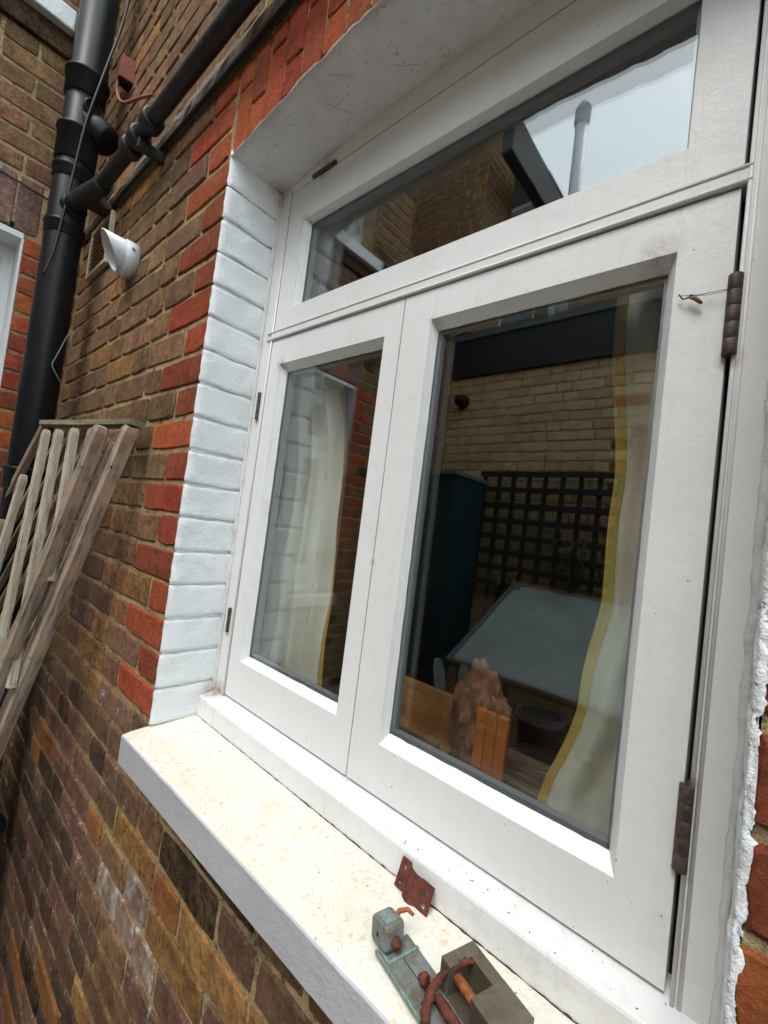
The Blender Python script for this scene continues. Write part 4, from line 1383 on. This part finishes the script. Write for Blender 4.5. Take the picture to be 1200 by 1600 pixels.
# old latch: patinated plate with square knob
zs = -0.0035
ll = thing('window_latch', 'greenish old metal latch plate with a square knob lying on the sill', 'latch', (0.67, 0.03, zs))
ax = Vector((0.739 - 0.668, -0.022 - (-0.004), 0)).normalized(); ay = Vector((-ax.y, ax.x, 0))
lm = Matrix(((ax.x, ay.x, 0, 0.6655 - 0.67), (ax.y, ay.y, 0, -0.0035 - 0.03), (0, 0, 1, 0), (0, 0, 0, 1)))
g = MB(); g.box(-0.004, 0.135, 0.0, 0.046, 0.0, 0.005, bev=0.001); g.build('plate', M['patina'], ll, mw=lm)
g = MB(); g.box(-0.0045, 0.136, -0.0006, 0.0012, 0.0005, 0.0057, bev=0.0005); g.box(0.014, 0.0175, 0.003, 0.0465, 0.0052, 0.0062); g.box(-0.004, 0.014, 0.003, 0.006, 0.0052, 0.0060); g.build('corroded_edge', M['verdigris'], ll, mw=lm)
g = MB(); g.box(0.018, 0.135, 0.0225, 0.0233, 0.0050, 0.0054); g.build('seam', M['hole'], ll, mw=lm)
g = MB(); g.box(-0.015, 0.015, -0.0145, 0.0145, -0.0135, 0.0135, bev=0.0045)
km = Matrix.Translation((0.6625 - 0.67, 0.015 - 0.03, 0.0185)) @ Matrix.Rotation(radians(-14), 4, 'Z') @ Matrix.Rotation(radians(-8), 4, 'Y')
kn = g.build('knob', M['patina'], ll, mw=km)
g = MB(); g.tube([(0, 0, 0), (0.0, -0.0004, 0)], 0.0022, 10); g.build('screw_hole', M['hole'], kn, loc=(0.0, -0.0146, 0.0))
g = MB(); g.box(-0.0095, 0.009, -0.0095, 0.005, -0.0004, 0.0003); g.build('corroded_face', M['verdigris'], kn, loc=(0.0, 0.001, 0.0136))
g = MB(); g.tube([(0.012, 0.0, -0.003), (0.019, 0.0005, -0.005), (0.020, 0.001, -0.008)], [0.0065, 0.0060, 0.003], 14); g.build('spindle', M['rust'], kn)
wire_pts = [(-0.004, 0.010, 0.004), (-0.004, 0.020, 0.010), (0.002, 0.028, 0.012), (0.010, 0.030, 0.010)]
g = MB(); g.tube(wire_pts, [0.0032, 0.003, 0.0026, 0.002], 10); g.build('bent_pin', M['rust_orange'], kn)
def lumpy(pts, radii, seed, n=14, sub=7, amp=0.28):
    P = [Vector(p) for p in pts]
    op = []; orr = []
    for i in range(len(P) - 1):
        for k in range(sub):
            t = k / sub
            op.append(P[i].lerp(P[i + 1], t)); orr.append(radii[i] + (radii[i + 1] - radii[i]) * t)
    op.append(P[-1]); orr.append(radii[-1])
    g = MB(); g.tube(op, orr, n)
    out = []
    for v in g.v:
        v = Vector(v)
        c = min(op, key=lambda q: (q - v).length_squared)
        d = v - c
        f = 1 + amp * (noise.noise(v * 260 + Vector((seed, 0, 0))) + 0.6 * noise.noise(v * 620 + Vector((0, seed, 0))))
        out.append(tuple(c + d * f))
    g.v = out
    return g
# mortice block with slot and rusty bolt
mb_ = thing('lock_block', 'chunky dull metal lock block with a slot and rusty bolts on the sill', 'lock', (0.78, 0.03, zs))
# block local frame: x along its length, y across
bx = Vector((0.825 - 0.748, 0.039 - 0.064, 0)).normalized(); by = Vector((-bx.y, bx.x, 0))
O_ = Vector((0.7325, 0.0195, 0)) - Vector((0.78, 0.03, 0))
bmw = Matrix(((bx.x, by.x, 0, O_.x), (bx.y, by.y, 0, O_.y), (0, 0, 1, 0), (0, 0, 0, 1)))
g = MB(); H = 0.036
Lb, Wb = 0.086, 0.0455
sx0, sx1, sy0, sy1 = 0.014, 0.046, -0.001, 0.030
for (a, b, c, d) in ((0, sx0, 0, Wb), (sx1, Lb, 0, Wb), (sx0 - 0.0003, sx1 + 0.0003, sy1, Wb - 0.0003)):
    g.box(a, b, c, d, 0, H, bev=0.0006)
g.box(sx0, sx1, 0.001, sy1, 0, 0.006)
g.build('block', M['steel'], mb_, mw=bmw)
g = MB(); g.tube([(0.012, 0.0125, 0.021), (0.030, 0.0125, 0.021), (0.058, 0.0125, 0.020)], 0.0052, 14); g.build('bolt', M['rust_orange'], mb_, mw=bmw)
g = lumpy([(0.016, -0.014, 0.013), (0.045, -0.014, 0.014), (0.090, -0.014, 0.014)], [0.0052] * 3, 2); g.build('bolt', M['rust'], mb_, mw=bmw)
g = MB(); g.tube([(-0.008, -0.020, 0.015), (-0.002, -0.019, 0.017), (0.002, -0.018, 0.018)], [0.003, 0.0070, 0.0055], 16); g.build('bolt_head', M['rust'], mb_, mw=bmw)
g = lumpy([(0.018, 0.030, 0.034), (0.015, 0.022, 0.0345), (0.011, 0.010, 0.031), (0.008, 0.000, 0.026), (0.008, -0.012, 0.019), (0.014, -0.026, 0.013), (0.026, -0.038, 0.008)], [0.0015, 0.0032, 0.0038, 0.0030, 0.0042, 0.0050, 0.0040], 5, 12, 5, 0.6); g.build('corroded_lever', M['rust'], mb_, mw=bmw)

# dry cocoon and thread by the upper right hinge
co = thing('cobweb', 'wispy brown cocoon and threads beside the upper right hinge', 'cobweb', (0.89, 0.132, 0.77))
rr = random.Random(12)
def thread(pts, r, mat=M['dark_debris'], name='thread'):
    g = MB()
    q = []
    P = [Vector(p) for p in pts]
    for i in range(len(P) - 1):
        for k in range(5):
            q.append(P[i].lerp(P[i + 1], k / 5) + Vector((rr.uniform(-.0004, .0004), rr.uniform(-.0005, 0), rr.uniform(-.0005, .0005))))
    q.append(P[-1])
    g.tube(q, r, 5); g.build(name, mat, co)
thread([(-0.018, 0, 0.009), (-0.005, -0.002, 0.005), (0.012, -0.002, 0.0045), (0.028, -0.004, 0.003)], 0.0004)
thread([(-0.010, -0.002, 0.006), (0.005, -0.002, 0.003), (0.018, -0.004, 0.001), (0.029, -0.004, 0.002)], 0.0003)
thread([(-0.019, -0.001, 0.010), (-0.016, -0.002, 0.004), (-0.012, -0.003, 0.003), (-0.006, -0.003, 0.006)], 0.0008)
g = MB(); g.tube([(-0.010, -0.003, 0.004), (-0.004, -0.004, 0.001), (0.001, -0.003, -0.004), (0.003, -0.002, -0.006)], [0.001, 0.0024, 0.002, 0.0012], 8); g.build('cocoon', M['web'], co)

# ------------------------------------------------------------------ room behind the window
g = MB()
g.box(-0.9, 2.6, 0.301, 3.4, -0.95, -0.9); tag(g.build('room_floor', M['room_floor']), kind='structure')
g = MB(); g.box(-0.9, 2.6, 0.301, 3.4, 1.7, 1.75); tag(g.build('room_ceiling', M['room_wall']), kind='structure')
g = MB(); g.box(-0.95, -0.9, 0.301, 3.4, -0.95, 1.75); g.box(2.6, 2.65, 0.301, 3.4, -0.95, 1.75); g.box(-0.95, 2.65, 3.4, 3.45, -0.95, 1.75)
tag(g.build('room_wall', M['room_wall']), kind='structure')
g = MB(); g.box(0.0, WX, 0.2005, 0.55, 0.0, 0.03, bev=0.003)
tag(g.build('window_board', M['wood_dark']), 'dark inner window board behind the casements', 'window board')

def curtain(name, label, left, right, z0, z1, y0, folds, amp, seed, edge_left=True, edge_w=0.035):
    """left/right: functions z -> x"""
    t_ = thing(name, label, 'curtain', ((left(0.5) + right(0.5)) / 2, y0, z0))
    rr = random.Random(seed)
    nx, nz = 90, 60
    ph = rr.uniform(0, 6)
    def P(u, v):
        z = z0 + (z1 - z0) * v
        x = left(z) + (right(z) - left(z)) * u
        y = y0 + amp * sin(u * folds * 2 * pi + ph + 0.8 * sin(v * 3 + ph)) * (0.6 + 0.4 * sin(v * 2.2)) + 0.02 * noise.noise(Vector((u * 3, v * 4, seed)))
        x += 0.010 * noise.noise(Vector((u * 5, v * 5, seed + 4)))
        return (x, y, z)
    for part in range(2):
        g = MB()
        vs = []; fs = []
        if part == 0: us = [i / nx for i in range(nx + 1)]
        else:
            us = [-edge_w * (1 - i / 4) for i in range(5)] if edge_left else [1 + edge_w * i / 4 for i in range(5)]
        for u in us:
            for j in range(nz + 1):
                vs.append(P(u, j / nz))
        n2 = nz + 1
        for i in range(len(us) - 1):
            for j in range(nz):
                fs.append((i * n2 + j, (i + 1) * n2 + j, (i + 1) * n2 + j + 1, i * n2 + j + 1))
        g.add(vs, fs, 0, True)
        loc = t_.location
        o = g.build('cloth' if part == 0 else 'lining_edge', M['curtain'] if part == 0 else M['curtain_edge'], t_, mw=Matrix.Translation(-loc))
        md = o.modifiers.new('thickness', 'SOLIDIFY'); md.thickness = 0.0016
    return t_
def Lr(z):
    # left edge of the right-hand curtain
    pts = [(-0.9, 0.72), (0.0, 0.725), (0.069, 0.732), (0.137, 0.745), (0.198, 0.769), (0.255, 0.788), (0.347, 0.795), (0.409, 0.801), (0.6, 0.800), (0.8, 0.787), (0.9, 0.783), (2, 0.77)]
    for (a, b), (c, d) in zip(pts, pts[1:]):
        if z <= c:
            return b + (d - b) * (z - a) / (c - a)
    return 0.77
curtain('curtain', 'pale curtain with yellow edge gathered at the right of the right casement', Lr, lambda z: 1.25, 0.034, 0.90, 0.265, 7.0, 0.013, 3, True, 0.027)
curtain('curtain', 'pale curtain hanging behind the narrow left casement', lambda z: -0.22 + 0.03 * sin(z * 3), lambda z: 0.235 - 0.13 * max(0, z - 0.42) ** 1.1, 0.075, 0.90, 0.245, 7.0, 0.014, 7, False, 0.06)

wb = thing('wooden_box', 'open pale pine box on the inner window board behind the right casement', 'box', (0.42, 0.37, 0.03))
for (a, b, c, d, z0, z1) in ((-0.12, 0.085, -0.035, -0.022, 0, 0.045), (-0.12, 0.085, 0.045, 0.060, 0, 0.11), (-0.12, -0.108, -0.0215, 0.0445, 0, 0.06), (-0.1075, 0.085, -0.0215, 0.0445, 0, 0.012)):
    g = MB(); g.box(a, b, c, d, z0, z1, bev=0.001); g.build('board', M['pine'], wb)
cs = thing('wooden_louvre', 'orange brown ribbed wooden strip standing behind the right casement', 'wooden strip', (0.615, 0.335, 0.03))
for k in range(3):
    g = MB(); g.box(-0.031 + k * 0.021, -0.0105 + k * 0.021, -0.006, 0.006, -0.001, 0.145, bev=0.003); g.build('board', M['cedar'], cs)
bgp = thing('paper_bag', 'crumpled brown paper bag behind the glass of the right casement', 'bag', (0.55, 0.40, 0.03))
g = MB()
rr = random.Random(77)
bm = bmesh.new(); bmesh.ops.create_icosphere(bm, subdivisions=4, radius=1)
for v in bm.verts:
    p = v.co.copy()
    nn = noise.noise(p * 2.2) * 0.28 + abs(noise.noise(Vector((p.x * 3.2, p.y * 3.2, p.z * 1.6)) + Vector((3, 1, 2)))) * 0.30 - 0.22 * abs(noise.noise(p * 7.0))
    s = 1 + nn
    v.co = Vector((p.x * 0.055 * s, p.y * 0.04 * s, (p.z * 0.10 * s) + 0.095))
    if v.co.z < 0: v.co.z = 0
bm.verts.index_update()
g.add([v.co.copy() for v in bm.verts], [[v.index for v in f.verts] for f in bm.faces], 0, False)
bm.free()
g.build('paper', M['bag'], bgp)
gs = thing('plastic_spatulas', 'pair of grey rounded plastic blades standing behind the right casement', 'utensils', (0.47, 0.47, 0.03))
for k, (x, tilt) in enumerate(((-0.03, -0.25), (0.02, -0.12))):
    g = MB(); g.prism([(-0.012, 0), (0.012, 0), (0.016, 0.14), (0.010, 0.165), (-0.006, 0.168), (-0.014, 0.15)], -0.003, 0.003)
    g.build('blade', M['grey_plastic'], gs, mw=Matrix.Translation((x, 0, 0)) @ Matrix.Rotation(tilt, 4, 'Y') @ Matrix.Rotation(pi / 2, 4, 'X'))

# dusty cobweb strands under the arch
cw = thing('cobweb', 'grey dusty cobweb strands hanging on the painted underside of the arch', 'cobweb', (0.3, 0.05, 1.29))
rr = random.Random(99)
for k in range(9):
    x = rr.uniform(0.02, 0.75); y = rr.uniform(0.01, 0.12)
    n_ = rr.randint(8, 22); a = rr.choice([0.1, 0.9, 1.3, 2.4]) + rr.uniform(-0.2, 0.2)
    pts = []
    for i in range(n_):
        x += cos(a) * rr.uniform(0.002, 0.006); y += sin(a) * rr.uniform(0.002, 0.006) * 0.8
        a += rr.uniform(-0.25, 0.25)
        y = min(0.133, max(0.004, y))
        pts.append((x - 0.3, y - 0.05, zc(x) - 0.0030 - 1.29 - rr.uniform(0, 0.0010)))
    g = MB(); g.tube(pts, [rr.uniform(0.00012, 0.00038) for _ in pts], 5); g.build('strand', M['dark_debris'], cw)

for o in bpy.data.objects:
    if o.parent is None and 'category' in o.keys():
        grp = {'window': 'white painted windows', 'curtain': 'pale curtains behind the casements', 'plant pot': 'dusty pink plant pots',
               'cable': 'black cables on the walls', 'wire': 'loose wires', 'brick wall': 'brick walls round the yard', 'cobweb': 'cobwebs'}.get(o['category'])
        if grp: o['group'] = grp
